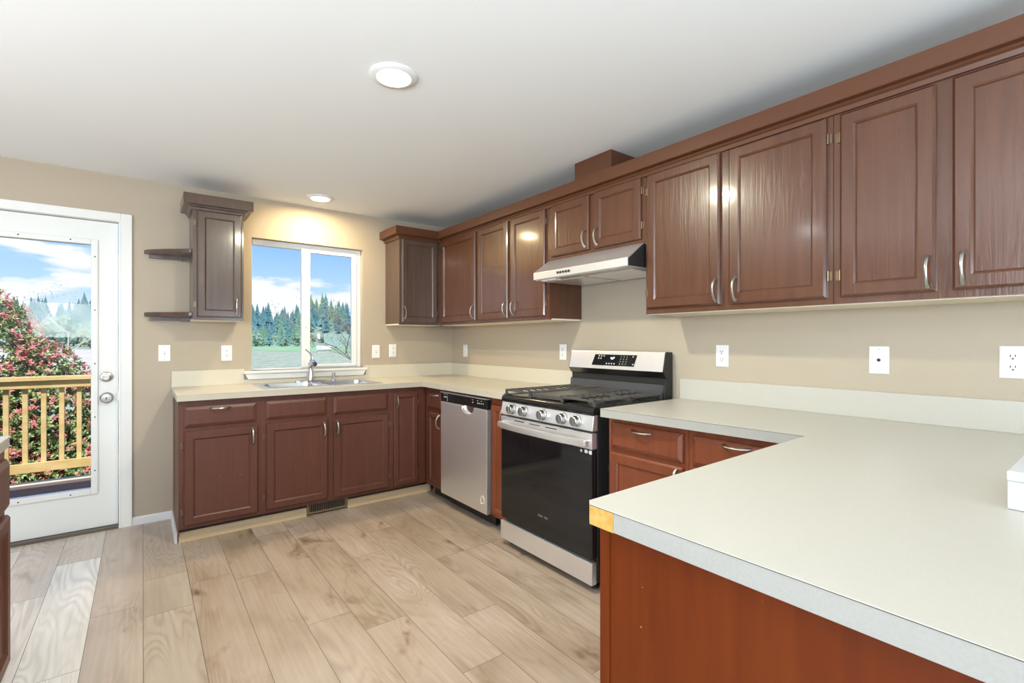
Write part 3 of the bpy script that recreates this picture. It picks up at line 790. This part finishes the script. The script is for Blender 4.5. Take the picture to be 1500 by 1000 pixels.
# grates and griddle
def grate(x0, x1):
    g = MB(); z = .956; y0, y1 = -.655, -.105
    def bar(a, b3, w=.006, hh=.006): g.box(min(a[0], b3[0])-w, max(a[0], b3[0])+w, min(a[1], b3[1])-w, max(a[1], b3[1])+w, z-hh, z+hh)
    bar((x0, y0), (x1, y0)); bar((x0, y1), (x1, y1)); bar((x0, y0), (x0, y1)); bar((x1, y0), (x1, y1)); xm = (x0+x1)/2
    bar((x0, (y0+y1)/2), (x1, (y0+y1)/2))
    for k in range(1, 10):
        if k == 5: continue
        y = y0 + (y1-y0)*k/10
        bar((x0, y), (xm-.032, y), .0045); bar((xm+.032, y), (x1, y), .0045)
    for (a, b3) in [(x0, y0), (x1, y0), (x0, y1), (x1, y1)]: g.box(a-.007, a+.007, b3-.007, b3+.007, .927, z)
    return g.build('grate', M_IRON, t, bevel=.002)
grate(-.370, -.135); grate(.135, .370)
gd = MB(); gd.box(-.120, .120, -.648, -.110, .944, .958); gd.box(-.125, -.113, -.655, -.105, .934, .964); gd.box(.113, .125, -.655, -.105, .934, .964)
gd.box(-.12, .12, -.655, -.645, .934, .956)
for (a, b3) in [(-.115, -.64), (.115, -.64), (-.115, -.12), (.115, -.12)]: gd.box(a-.007, a+.007, b3-.007, b3+.007, .927, .945)
gd.build('griddle', M_IRON, t, bevel=.003)
for xx in (-.2525, .2525):
    for yy in (-.518, -.243):
        MB().lathe([(.045, .926), (.045, .932), (.034, .934), (.034, .944), (.028, .946)], (xx, yy, 0), 'z', 20).build('burner', M_IRON, t, smooth=True)

# ================================================================ SINK AND TAP
t = thing('kitchen_sink', 'stainless double bowl drop-in sink in the worktop below the window', 'sink', (-1.39, -.345, ZT))
r_ = MB()
ZR = .0065
xo0, xo1, yo0, yo1 = -.415, .415, -.255, .255
bowls = [(-.375, -.020, -.215, .130), (.020, .375, -.215, .130)]
xs = [xo0, -.375, -.020, .020, .375, xo1]; ys = [yo0, -.215, .130, yo1]
for i in range(5):
    for j in range(3):
        if j == 1 and i in (1, 3): continue
        r_.box(xs[i], xs[i+1], ys[j], ys[j+1], .0005, ZR)
r_.build('rim', M_SINK, t)
for (a, b3, c_, d_) in bowls:
    bw = MB(); rs = []
    def rr_rect(ins, rad, z, n=6):
        o = []
        for (cx_, cy_, a0_) in [(b3-ins-rad, d_-ins-rad, 0), (a+ins+rad, d_-ins-rad, pi/2), (a+ins+rad, c_+ins+rad, pi), (b3-ins-rad, c_+ins+rad, 1.5*pi)]:
            for k in range(n+1): q = a0_+pi/2*k/n; o.append((cx_+rad*cos(q), cy_+rad*sin(q), z))
        return o
    lv = [rr_rect(-.006, .055, ZR+.0005), rr_rect(.006, .050, ZR-.002), rr_rect(.012, .048, -.02), rr_rect(.022, .045, -.150), rr_rect(.050, .040, -.175)]
    n4 = len(lv[0]); vs = [p for l_ in lv for p in l_]; fs = []
    for i in range(len(lv)-1):
        for k in range(n4): j = (k+1) % n4; fs.append((i*n4+k, i*n4+j, (i+1)*n4+j, (i+1)*n4+k))
    fs.append([(len(lv)-1)*n4+k for k in range(n4)])
    bw.add(vs, fs); bo = bw.build('bowl', M_SINK, t, smooth=True)
    MB().lathe([(.040, -.1745), (.040, -.172), (.020, -.173)], ((a+b3)/2, (c_+d_)/2, 0), 'z', 20).build('drain', M_CHROME, bo)
# tap
t = thing('faucet', 'chrome single lever faucet standing behind the sink bowls', 'faucet', (-1.388, -.140, ZT+.0075))
MB().lathe([(.075, 0), (.075, .005), (.060, .008)], (0, 0, 0), 'z', 28, 1.6, .38).build('deck_plate', M_CHROME, t, smooth=True)
MB().lathe([(.027, .006), (.025, .02), (.020, .08), (.018, .125), (.021, .140), (.014, .150)], (0, 0, 0), 'z', 20).build('body', M_CHROME, t, smooth=True)
MB().tube([(0, 0, .118), (-.004, -.05, .150), (-.008, -.095, .155), (-.010, -.135, .140)], [.017, .017, .018, .021], 12).build('spout', M_CHROME, t, smooth=True)
MB().lathe([(.021, .138), (.020, .165), (.012, .176)], (.012, .008, 0), 'z', 16).build('lever_base', M_CHROME, t, smooth=True)
MB().tube([(.016, .008, .160), (.012, .012, .195), (-.008, .016, .228), (-.038, .020, .255)], [.010, .009, .006, .004], 10, 1.6).build('lever', M_CHROME, t, smooth=True)
ag = MB().lathe([(.019, 0), (.019, .004), (.016, .006), (.016, .058), (.012, .062)], (-1.212, -.150, ZT+.0075), 'z', 20)
tag(ag.build('air_gap', M_CHROME, None, smooth=True), 'small chrome air gap cap on the sink deck right of the faucet', 'air gap')

# ================================================================ WALL PLATES
def plate(label, cat, loc, rz, kind, group):
    name = {'outlet': 'power_outlet', 'switch': 'light_switch', 'jack': 'phone_jack', 'decora': 'power_outlet'}[kind]
    t = thing(name, label, cat, loc, rz, group)
    w2, h2 = .0355, .0580
    MB().rings(-w2, w2, -h2, h2, [(0, -.0005), (0, -.003), (.004, -.0062)]).build('plate', M_PLATE, t)
    if kind == 'outlet':
        for s_ in (-1, 1):
            r = MB().lathe([(.0165, -.006), (.0165, -.0085)], (0, 0, s_*.0195), 'y', 18, 1, .86).build('receptacle', M_PLATE, t)
            q = MB(); q.box(-.0075, -.0050, -.0090, -.0084, s_*.0195-.001, s_*.0195+.008); q.box(.0050, .0075, -.0090, -.0084, s_*.0195, s_*.0195+.008)
            q.lathe([(.003, -.0090), (.003, -.0084)], (0, 0, s_*.0195-.007), 'y', 8); q.build('slot', M_SLOT, r)
    elif kind == 'decora':
        r = MB().box(-.0165, .0165, -.0085, -.006, -.033, .033).build('receptacle', M_PLATE, t, bevel=.001)
        q = MB()
        for s_ in (-1, 1):
            q.box(-.0075, -.0050, -.0090, -.0084, s_*.019-.001, s_*.019+.008); q.box(.0050, .0075, -.0090, -.0084, s_*.019, s_*.019+.008)
        q.build('slot', M_SLOT, r)
    elif kind == 'switch':
        MB().box(-.005, .005, -.0068, -.006, -.012, .012).build('toggle_slot', mat('switch_grey', (.55, .55, .55), .4) if 'switch_grey' not in bpy.data.materials else bpy.data.materials['switch_grey'], t)
        MB().box(-.004, .004, -.016, -.006, .000, .009).build('toggle', M_PLATE, t, bevel=.0015)
    else:
        MB().lathe([(.007, -.006), (.007, -.0075)], (0, 0, 0), 'y', 12).build('jack_hole', M_SLOT, t)
    if kind != 'outlet':
        sc = MB()
        for s_ in (-1, 1): sc.disc((0, -.0064, s_*.046), .0022, 'y', 8)
        sc.build('screw', mat('screw_grey', (.4, .4, .4), .4) if 'screw_grey' not in bpy.data.materials else bpy.data.materials['screw_grey'], t)
    return t
GP = 'white wall plates above the worktops'
plate('white light switch on the beige wall between the door and the shelves', 'switch', (-2.340, -.0005, 1.176), 0, 'switch', GP)
plate('white outlet below the lone wall cabinet left of the window', 'outlet', (-1.959, -.0005, 1.170), 0, 'outlet', GP)
plate('white light switch just right of the window', 'switch', (-.791, -.0005, 1.167), 0, 'switch', GP)
plate('white rectangular-faced outlet between the window switch and the room corner', 'outlet', (-.632, -.0005, 1.174), 0, 'decora', GP)
plate('white light switch on the right wall next to the corner', 'switch', (-.0005, -.250, 1.170), RIGHT, 'switch', GP)
plate('white outlet on the right wall just left of the range backguard', 'outlet', (-.0005, -1.606, 1.179), RIGHT, 'outlet', GP)
plate('white outlet right of the range under the large wall cabinet', 'outlet', (-.0005, -2.838, 1.181), RIGHT, 'outlet', GP)
plate('white phone jack plate with one dark round hole', 'phone jack', (-.0005, -3.531, 1.180), RIGHT, 'jack', GP)
plate('large white outlet cut by the right edge of the photo', 'outlet', (-.0005, -3.926, 1.184), RIGHT, 'outlet', GP)

# ================================================================ CEILING LIGHTS
def downlight(label, x_, y_, lens, power, color, group='recessed ceiling lights'):
    t = thing('recessed_light', label, 'ceiling light', (x_, y_, ZC), 0, group)
    MB().lathe([(.100, -.001), (.101, -.004), (.094, -.010), (.072, -.013), (.068, -.010)], (0, 0, 0), 'z', 40).build('trim_ring', M_VINYL, t, smooth=True)
    MB().lathe([(.070, -.009), (.068, -.014), (.050, -.019), (.010, -.021)], (0, 0, 0), 'z', 32).build('lens', lens, t, smooth=True)
    d = bpy.data.lights.new('lamp_glow', 'AREA'); d.shape = 'DISK'; d.size = .13; d.energy = power; d.color = color
    o = bpy.data.objects.new('lamp_glow', d); COL.objects.link(o); o.parent = t; o.location = (0, 0, -.024)
    return t
downlight('round recessed ceiling light, the larger one near the ceiling centre', -1.624, -2.290, M_LENS, 30, (1, .97, .74))
downlight('round recessed ceiling light close to the back wall above the window', -1.364, -.312, M_LENSW, 15, (1, .79, .45))
for k, (x_, y_) in enumerate([(-3.4, -2.2), (-1.62, -6.8), (-3.6, -6.6)]):  # added fill lamps out of view, without fixtures
    d = bpy.data.lights.new('overhead_fill', 'AREA'); d.shape = 'DISK'; d.size = .13; d.energy = 5.2; d.color = (.93, .96, 1)
    o = bpy.data.objects.new('overhead_fill', d); COL.objects.link(o); o.location = (x_, y_, ZC-.02)

# ================================================================ SMALL THINGS IN THE FOREGROUND
wbx = thing('white_box', 'low white box lying on the peninsula worktop at the right edge', 'box', (-1.010, -4.140, ZT+.0005))
M_BOX = mat('white_card', (.62, .62, .62), .5)
MB().box(-.1225, .1225, -.0905, .0905, 0, .0545).build('base', M_BOX, wbx, bevel=.002)
MB().box(-.1235, .1235, -.0915, .0915, .0545, .074).build('lid', M_BOX, wbx, bevel=.003)

# island / cabinet run at the left edge
t = thing('island_cabinet', 'dark brown cabinet run with drawers at the left edge of the photo', 'cabinet', (-2.860, -1.700, 0), R(90), None)
c = MB(); c.box(-1.6, 0-.02, .019, .60, .095, .875); c.box(-1.6, -.02, .08, .60, .002, .095); c.build('carcass', M_LO, t)
face_frame(t, -1.6, -.02, .095, .875, 0, M_LO, [(-.50, -.06, .66, .83), (-.50, -.06, .13, .62), (-1.05, -.56, .66, .83), (-1.05, -.56, .13, .62)])
for k in range(2):
    xa = -.535 - k*.53
    drawer_panel(t, xa, xa+.49, .662, .840, 0, M_LO)
    door_panel(t, xa, xa+.49, .115, .640, 0, M_LO)
c = thing('countertop', 'cream worktop corner of the cabinet run at the left photo edge', 'countertop', (-3.15, -2.4, .875))
MB().box(-.33, .300, -.92, .700, .001, .036).build('core', M_LAM2, c)
MB().box(-.33, .302, -.92, .702, .036, .040).build('laminate_top', M_LAM, c)

# ================================================================ OUTSIDE
GZ = -1.8
def at(u, D, z=GZ):
    a = (u-750)/709.5; s_, c_ = sin(.6524), cos(.6524)
    return (-2.467 + D*(s_+a*c_), -4.213 + D*(c_-a*s_), z)
# deck and railing
M_DECK = mat('weathered_deck', (.16, .11, .10), .75)
n_ = noise(M_DECK, 30, (.15, 6, 1), 4); N_, L_, b_ = nodes(M_DECK); L_.new(ramp_(M_DECK, n_.outputs[0], [(.35, (.11, .075, .07)), (.7, (.22, .155, .145))]).outputs[0], b_.inputs['Base Color'])
M_NEWWOOD = mat('new_yellow_lumber', (.70, .50, .20), .6)
n_ = noise(M_NEWWOOD, 18, (.25, 1, .6), 4); N_, L_, b_ = nodes(M_NEWWOOD); L_.new(ramp_(M_NEWWOOD, n_.outputs[0], [(.3, (.60, .40, .14)), (.7, (.76, .57, .27))]).outputs[0], b_.inputs['Base Color'])
M_PALEWOOD = mat('pale_lumber', (.72, .62, .46), .6)
d = MB()
y = .15
while y < 2.19: d.box(-6.2, -1.0, y, y+.134, -.135, -.10); y += .14
d.box(-6.2, -1.0, .15, 2.2, -.30, -.14)
dk = structure(d.build('deck', M_DECK))
MB().box(-6.2, -1.0, 2.192, 2.345, -.135, -.098).build('deck_edge_board', M_PALEWOOD, dk)
dp = MB()
for xx in (-6.0, -3.95, -1.3): dp.box(xx-.07, xx+.07, 2.0, 2.14, GZ, -.30)
dp.build('deck_post', M_DECK, dk)
t = thing('deck_railing', 'new yellow lumber railing along the deck outside the glazed door', 'railing', (-3.6, 2.22, -.098))
o_ = Vector((-3.6, 2.22, -.098))
def rp(name, x0, x1, y0, y1, z0, z1, m=M_NEWWOOD): q = MB().box(x0, x1, y0, y1, z0, z1).build(name, m, t, bevel=.003); q.location = -o_; return q
rp('cap_rail', -6.2, -1.0, 2.145, 2.285, .885, .923)
rp('top_rail', -6.2, -1.0, 2.178, 2.216, .812, .885)
rp('bottom_rail', -6.2, -1.0, 2.178, 2.216, .018, .106)
bx_ = -6.0
while bx_ < -1.1:
    q = -3.473 + round((bx_+3.473)/.1275)*.1275
    rp('baluster', q-.019, q+.019, 2.216, 2.254, .030, .884); bx_ += .1275
for xx in (-6.1, -4.05, -1.1): rp('post', xx-.045, xx+.045, 2.19, 2.28, -.098, .885)

# ground
M_GND = mat('rough_pasture', (.3, .34, .26), .9)
n_ = noise(M_GND, .9, (1, 1, 1), 6, .75); N_, L_, b_ = nodes(M_GND)
L_.new(ramp_(M_GND, n_.outputs[0], [(.35, (.19, .24, .16)), (.5, (.32, .36, .26)), (.66, (.50, .50, .38))]).outputs[0], b_.inputs['Base Color'])
M_TAN = mat('bare_tan_field', (.56, .50, .44), .9)
n_ = noise(M_TAN, .05, (1, 1, 1), 4); N_, L_, b_ = nodes(M_TAN)
L_.new(ramp_(M_TAN, n_.outputs[0], [(.3, (.52, .46, .41)), (.7, (.60, .54, .48))]).outputs[0], b_.inputs['Base Color'])
M_LAWN = mat('green_meadow', (.24, .40, .18), .9)
n_ = noise(M_LAWN, .08, (1, 1, 1), 4); N_, L_, b_ = nodes(M_LAWN)
L_.new(ramp_(M_LAWN, n_.outputs[0], [(.3, (.20, .38, .20)), (.7, (.34, .46, .24))]).outputs[0], b_.inputs['Base Color'])
g = MB(); g.add([(-900, -60, GZ), (1200, -60, GZ), (1200, 1500, GZ), (-900, 1500, GZ)], [(0,1,2,3)])
structure(g.build('ground', M_GND))
def patch(name, pts, m, dz):
    structure(MB().add([at(u, D, GZ+dz) for u, D in pts], [list(range(len(pts)))]).build(name, m))
patch('field', [(-500, 24), (190, 30), (215, 185), (-900, 185)], M_TAN, .03)
patch('lawn', [(410, 150), (900, 90), (900, 460), (330, 460), (300, 260)], M_LAWN, .04)
# hill behind
def hill_h(u, D):
    A = 20 + 5*sin(u*.012+1.0) + 4*sin(u*.043)
    q = max(0, min(1, (D-300)/330)); return GZ + A*(q*q*(3-2*q))*1.15 if D > 300 else GZ
hm = MB(); us = list(range(-700, 1500, 50)); Ds = [290, 330, 380, 430, 490, 560, 640, 760]
for D in Ds:
    for u in us: hm.v.append(at(u, D, hill_h(u, D) + (-.5 if D == 290 else 0)))
for i in range(len(Ds)-1):
    for j in range(len(us)-1):
        a = i*len(us)+j; hm.f.append([a, a+1, a+len(us)+1, a+len(us)]); hm.m.append(0)
structure(hm.build('hill', mat('hillside', (.26, .36, .28), .9), smooth=True))
# conifers
def conifer(name, m, seed):
    rr = random.Random(seed); q = MB(); q.mi = 1; q.lathe([(.022, 0), (.018, .2)], (0,0,0), 'z', 6); q.mi = 0
    nl = 13
    for k in range(nl):
        z0 = .10 + .80*k/nl; r0 = .165*(1-k/nl)**.9*rr.uniform(.82, 1.15)+.008; top = z0+.19*(1-.45*k/nl)
        n = 13; vs = []
        for i in range(n*2):
            a = pi*i/n; r_ = r0*(.55+.75*rr.random() if i % 2 else .42+.25*rr.random()); vs.append((r_*cos(a), r_*sin(a), z0-(.03 if i % 2 == 0 else .055*rr.random()+.01)))
        vs.append((0, 0, min(top, 1.0)))
        q.add(vs, [(i, (i+1) % (2*n), 2*n) for i in range(2*n)])
    return q
M_TRK = mat('tree_bark', (.20, .17, .14), .9)
cm = [mat('conifer_haze_blue', (.105, .235, .27), .9), mat('conifer_haze_teal', (.15, .29, .29), .9), mat('conifer_haze_green', (.19, .34, .22), .9)]  # distance haze mixed into the needle colours
protos = []
for k in range(3):
    o = conifer('conifer', cm[k], k).build('conifer', [cm[k], M_TRK]); protos.append(o)
GT = 'conifers on the far hillside'
used = set(); rc = random.Random(11)
def put(proto, used_key, u, D, h, label, cat, group, zf=None, sxy=1.0):
    o = proto if used_key not in used else proto.copy()
    if used_key in used: COL.objects.link(o)
    used.add(used_key)
    o.location = at(u, D, (hill_h(u, D) if zf is None else zf) - .3)
    o.scale = (h*sxy, h*sxy, h); o.rotation_euler = (0, 0, rc.random()*6.28)
    return tag(o, label, cat, group)
placed = []
def con(u, D, h, k=None):
    h *= 1.2
    for tr_ in range(14):
        if D < 425 and 440 < u < 520: D += 40
        p_ = Vector(at(u, D)); r_ = h*.205
        if all((p_-q_).length > (r_+s_)*1.10 for q_, s_ in placed): break
        u += rc.uniform(-7, 7); D += rc.uniform(-4, 26)
    else: return
    placed.append((p_, r_))
    k = rc.randrange(3) if k is None else k
    put(protos[k], ('c', k), u, D, h, 'dark teal conifer standing among others on the far hill', 'tree', GT, None, 1.0+.25*rc.random())
for i in range(95):      # seen through the left pane
    u = 345 + rc.random()*105; D = 360 + rc.random()*230
    con(u, D, (17+9*rc.random())*(1.12 if u < 410 else .95), rc.choice([0, 0, 1, 1, 2]))
for i in range(34):
    u = 350 + rc.random()*95; con(u, 300 + rc.random()*50, 9+5*rc.random(), rc.choice([1, 2, 2]))
for i in range(52):      # right pane
    u = 446 + rc.random()*90; D = 380 + rc.random()*200
    con(u, D, 16+9*rc.random()+(9 if 458 < u < 478 else 0), rc.choice([0, 1, 2]))
for i in range(90):      # through the door
    u = -40 + rc.random()*185; D = 330 + rc.random()*230
    con(u, D, 17+10*rc.random()+(12 if u > 120 else 0), rc.choice([0, 0, 1]))
for i in range(24):
    u = rc.choice([-500+450*rc.random(), 150+190*rc.random(), 540+400*rc.random()]); con(u, 380+rc.random()*200, 18+9*rc.random())
def clear(u, D, h):
    for tr_ in range(60):
        p_ = Vector(at(u, D)); r_ = h*.50
        if all((p_-q_).length > (r_+s_)*1.03 for q_, s_ in placed): break
        u += rc.uniform(-9, 9); D += rc.uniform(-6, 9)
    else: return None
    placed.append((p_, r_)); return u, D
# pale rounded trees in leaf at the foot of the hill
def puff(m, seed):
    rr = random.Random(seed); q = MB(); q.mi = 1; q.lathe([(.03, 0), (.02, .5)], (0,0,0), 'z', 6); q.mi = 0
    for b_ in range(26):
        c_ = Vector((rr.uniform(-.28, .28), rr.uniform(-.28, .28), rr.uniform(.22, .88))); r_ = rr.uniform(.08, .15)
        bm = bmesh.new(); bmesh.ops.create_icosphere(bm, subdivisions=2, radius=r_)
        for v in bm.verts: v.co *= rr.uniform(.6, 1.3)
        bm.verts.ensure_lookup_table()
        q.add([v.co + c_ for v in bm.verts], [[v.index for v in f.verts] for f in bm.faces]); bm.free()
    return q
pm = [mat('pale_spring_leaves', (.29, .37, .24), .9), mat('grey_green_leaves', (.21, .30, .23), .9)]
pp = [puff(pm[k], 20+k).build('leafy_tree', [pm[k], M_TRK]) for k in range(2)]
for i in range(46):
    u = -70 + rc.random()*230; D = 190 + rc.random()*150; k = rc.randrange(2)
    h_ = 9+8*rc.random(); c_ = clear(u, D, h_)
    if c_: put(pp[k], ('p', k), c_[0], c_[1], h_, 'pale green rounded tree at the far edge of the tan field', 'tree', 'leafy trees beyond the field', GZ)
for i in range(26):
    u = 340 + rc.random()*115; D = 290 + rc.random()*90; k = rc.randrange(2)
    h_ = 5+5*rc.random(); c_ = clear(u, D, h_)
    if c_: put(pp[k], ('p', k), c_[0], c_[1], h_, 'pale green rounded tree at the far edge of the tan field' if False else 'pale leafy tree at the foot of the conifer hill', 'tree', 'leafy trees below the conifers', GZ)
for i in range(30):
    u = 445 + rc.random()*100; D = 432 + rc.random()*40; k = rc.randrange(2)
    h_ = 7+6*rc.random(); c_ = clear(u, D, h_)
    if c_: put(pp[k], ('p', k), c_[0], c_[1], h_, 'pale leafy tree behind the red and white farm buildings', 'tree', 'leafy trees behind the farm', GZ)
# farm buildings
def shed(name, label, u, D, wd, dp_, h, ridge, mw, mr):
    p = at(u, D); t = thing(name, label, name.replace('_', ' '), p, -.25)
    MB().prism([(-dp_/2, 0), (dp_/2, 0), (dp_/2, h), (0, h+ridge*.95), (-dp_/2, h)], 'x', -wd/2, wd/2).build('wall', mw, t)
    MB().prism([(-dp_/2-.4, h-.2), (0, h+ridge), (dp_/2+.4, h-.2), (dp_/2+.4, h+.15), (0, h+ridge+.4), (-dp_/2-.4, h+.15)], 'x', -wd/2-.4, wd/2+.4).build('roof', mr, t)
    if name != 'greenhouse': MB().box(-wd*.1, wd*.1, -dp_/2-.08, -dp_/2, 0, h*.75).build('door', M_SLOT, t)
    return t
M_RED = mat('barn_red', (.48, .07, .06), .8); M_WW = mat('barn_white', (.75, .74, .72), .8); M_RG = mat('barn_roof', (.55, .42, .40), .7); M_WR = mat('white_roof', (.72, .72, .72), .6)
shed('barn', 'red farm barn far across the green meadow', 458, 400, 9, 6, 3.4, 2.0, M_RED, M_RG)
shed('barn', 'smaller red barn just right of the white silo in the distance', 474.5, 395, 5, 5, 3.0, 1.6, M_RED, M_RED)
shed('shed', 'long white farm shed far right behind the meadow', 494, 405, 13, 8, 4.0, 2.2, M_WW, M_WR)
shed('greenhouse', 'low white greenhouse on the green meadow', 475, 140, 3.4, 2.4, .9, .5, M_WW, M_WR)
sl_ = MB().lathe([(1.3, 0), (1.3, 8.0), (1.0, 9.0), (.2, 9.6)], at(466.5, 388), 'z', 16)
tag(sl_.build('silo', M_WW, None, smooth=True), 'white silo between the two red barns', 'silo')

# bare branching trees near the house
def branches(q, p, dr, ln, rad, depth, rr, leafpts, spread=.55):
    pts = [p]; d_ = dr.normalized(); n = 4
    for i in range(n):
        d_ = (d_ + Vector((rr.uniform(-1, 1), rr.uniform(-1, 1), rr.uniform(-.6, .9)))*.16).normalized(); pts.append(pts[-1] + d_*ln/n)
    q.tube(pts, [rad*(1-.45*i/n) for i in range(n+1)], 5, 1, True)
    if depth == 0: leafpts += pts[1:]; return
    for k in range(rr.choice([2, 3, 3])):
        b0 = pts[rr.choice([2, 3, 4])]
        nd = (d_ + Vector((rr.uniform(-1, 1), rr.uniform(-1, 1), rr.uniform(-.5, .9)))*spread*1.5).normalized()
        branches(q, b0, nd, ln*rr.uniform(.55, .78), rad*.55, depth-1, rr, leafpts, spread)
    if depth <= 2: leafpts += pts[2:]
def leaves(q, pts, rr, per, size, jit):
    for p in pts:
        for k in range(per):
            c_ = p + Vector((rr.gauss(0, jit), rr.gauss(0, jit), rr.gauss(0, jit)))
            a = Vector((rr.uniform(-1, 1), rr.uniform(-1, 1), rr.uniform(-1, 1))).normalized(); b_ = a.orthogonal().normalized(); s_ = size*rr.uniform(.6, 1.3)
            m2 = a.cross(b_)*s_*.12
            q.add([c_-a*s_, c_+b_*s_*.4+m2, c_+a*s_, c_-b_*s_*.4+m2], [(0,1,2,3)])
def bare_tree(name, label, base, hgt, rad, dr, seed, mbark, mleaf, per, size, jit, depth=4, spread=.55):
    rr = random.Random(seed); t = thing(name, label, 'tree', base); q = MB(); lp = []
    tr = MB(); tr.tube([(0, 0, 0), tuple(dr*hgt*.5), tuple(dr*hgt)], [rad, rad*.8, rad*.6], 8); tr.build('trunk', mbark, t)
    for k in range(5):
        p = dr*hgt*(.62+.095*k); a = rr.random()*6.28
        branches(q, p, Vector((cos(a), sin(a), .75)), hgt*.42, rad*.45, depth-1, rr, lp, spread)
    q.build('branch', mbark, t)
    if mleaf: l_ = MB(); leaves(l_, lp, rr, per, size, jit); l_.build('leaves', mleaf, t)
    return t
M_TWIG = mat('grey_twigs', (.26, .24, .20), .9); M_TLEAF = mat('olive_buds', (.20, .21, .13), .8); M_PALEB = mat('pale_bark', (.62, .60, .55), .8)
bare_tree('budding_tree', 'twiggy budding tree close outside the right window pane', at(548, 13.0), 2.7, .055, Vector((-.05, 0, 1)), 5, M_TWIG, M_TLEAF, 1, .026, .07, 5)
bare_tree('bare_tree', 'pale barked leafless tree beyond the railing seen through the door', at(48, 24), 3.6, .045, Vector((0, 0, 1)), 9, M_PALEB, None, 0, 0, 0, 5)
bare_tree('bare_tree', 'second pale leafless tree at the right of the door glass', at(100, 30), 3.6, .05, Vector((0, 0, 1)), 14, M_PALEB, pm[1], 1, .05, .2, 4)

# red tipped shrubs behind the railing
M_LG = mat('shrub_leaf_green', (.15, .24, .07), .45); M_LY = mat('shrub_leaf_light', (.50, .54, .24), .45); M_LRD = mat('shrub_leaf_red', (.72, .26, .23), .45)
M_STEM = mat('shrub_stem', (.13, .09, .06), .8)
def shrub(label, blobs, seed, n):
    rr = random.Random(seed); c0 = blobs[0][0]; base = Vector((c0[0], c0[1], GZ)); t = thing('flowering_shrub', label, 'shrub', base)
    G, Y_, Rd = MB(), MB(), MB(); st_ = MB()
    tot = sum(b_[1][0]*b_[1][1]+b_[1][0]*b_[1][2] for b_ in blobs)
    for (c_, r_) in blobs:
        c_ = Vector(c_) - base; nn = int(n*(r_[0]*r_[1]+r_[0]*r_[2])/tot)
        for k in range(10):
            a = rr.random()*6.28; e_ = c_ + Vector((cos(a)*r_[0]*.7, sin(a)*r_[1]*.7, r_[2]*rr.uniform(-.3, .8)))
            st_.tube([(c_.x*.3+rr.uniform(-.1, .1), c_.y*.3+rr.uniform(-.1, .1), .0), tuple(c_*.5 + Vector((0, 0, .0))), tuple(e_)], [.025, .018, .006], 5)
        nc = nn // 9
        for k in range(nc):
            v = Vector((rr.gauss(0, 1), rr.gauss(0, 1), rr.gauss(0, 1))).normalized()
            f_ = rr.uniform(.72, 1.06)
            p = c_ + Vector((v.x*r_[0], v.y*r_[1], v.z*r_[2]))*f_
            red = f_ > .90 and rr.random() < (.55 if v.z > .1 else .32)
            ax = (Vector((v.x, v.y, v.z*.6+.55)) + Vector((rr.uniform(-.4, .4), rr.uniform(-.4, .4), rr.uniform(-.3, .3)))).normalized()
            o1 = ax.orthogonal().normalized(); o2 = ax.cross(o1)
            for l_ in range(9):
                th = 6.28*l_/9*2.0+rr.random(); rad_ = (o1*cos(th)+o2*sin(th)); up_ = rr.uniform(.1, .9)
                d_ = (rad_*(1-.5*up_) + ax*up_).normalized(); s_ = rr.uniform(.028, .050)
                sd_ = d_.cross(ax).normalized() if d_.cross(ax).length > 1e-3 else o1
                q0 = p + ax*(l_*.006); nrm_ = sd_.cross(d_)*s_*.10
                tgt = Rd if red else (Y_ if rr.random() < .42 else G)
                tgt.add([q0, q0+d_*s_*.55+sd_*s_*.26+nrm_, q0+d_*s_*1.15, q0+d_*s_*.55-sd_*s_*.26+nrm_], [(0,1,2,3)])
    st_.build('stem', M_STEM, t); G.build('foliage', M_LG, t); Y_.build('young_leaves', M_LY, t); tag(Rd.build('red_leaves', M_LRD, t), 'red leaf tips')
    return t
shrub('red tipped green shrub rising behind the deck railing outside the glazed door', [((-3.42, 3.85, .28), (.50, .5, .92)), ((-3.98, 3.95, .72), (.62, .6, 1.12)), ((-4.0, 3.8, -.35), (.85, .6, .9)), ((-4.9, 4.0, 0), (.7, .6, 1.2)), ((-3.05, 3.8, -.55), (.55, .5, .9)), ((-2.6, 3.9, -.9), (.5, .5, .7))], 3, 150000)
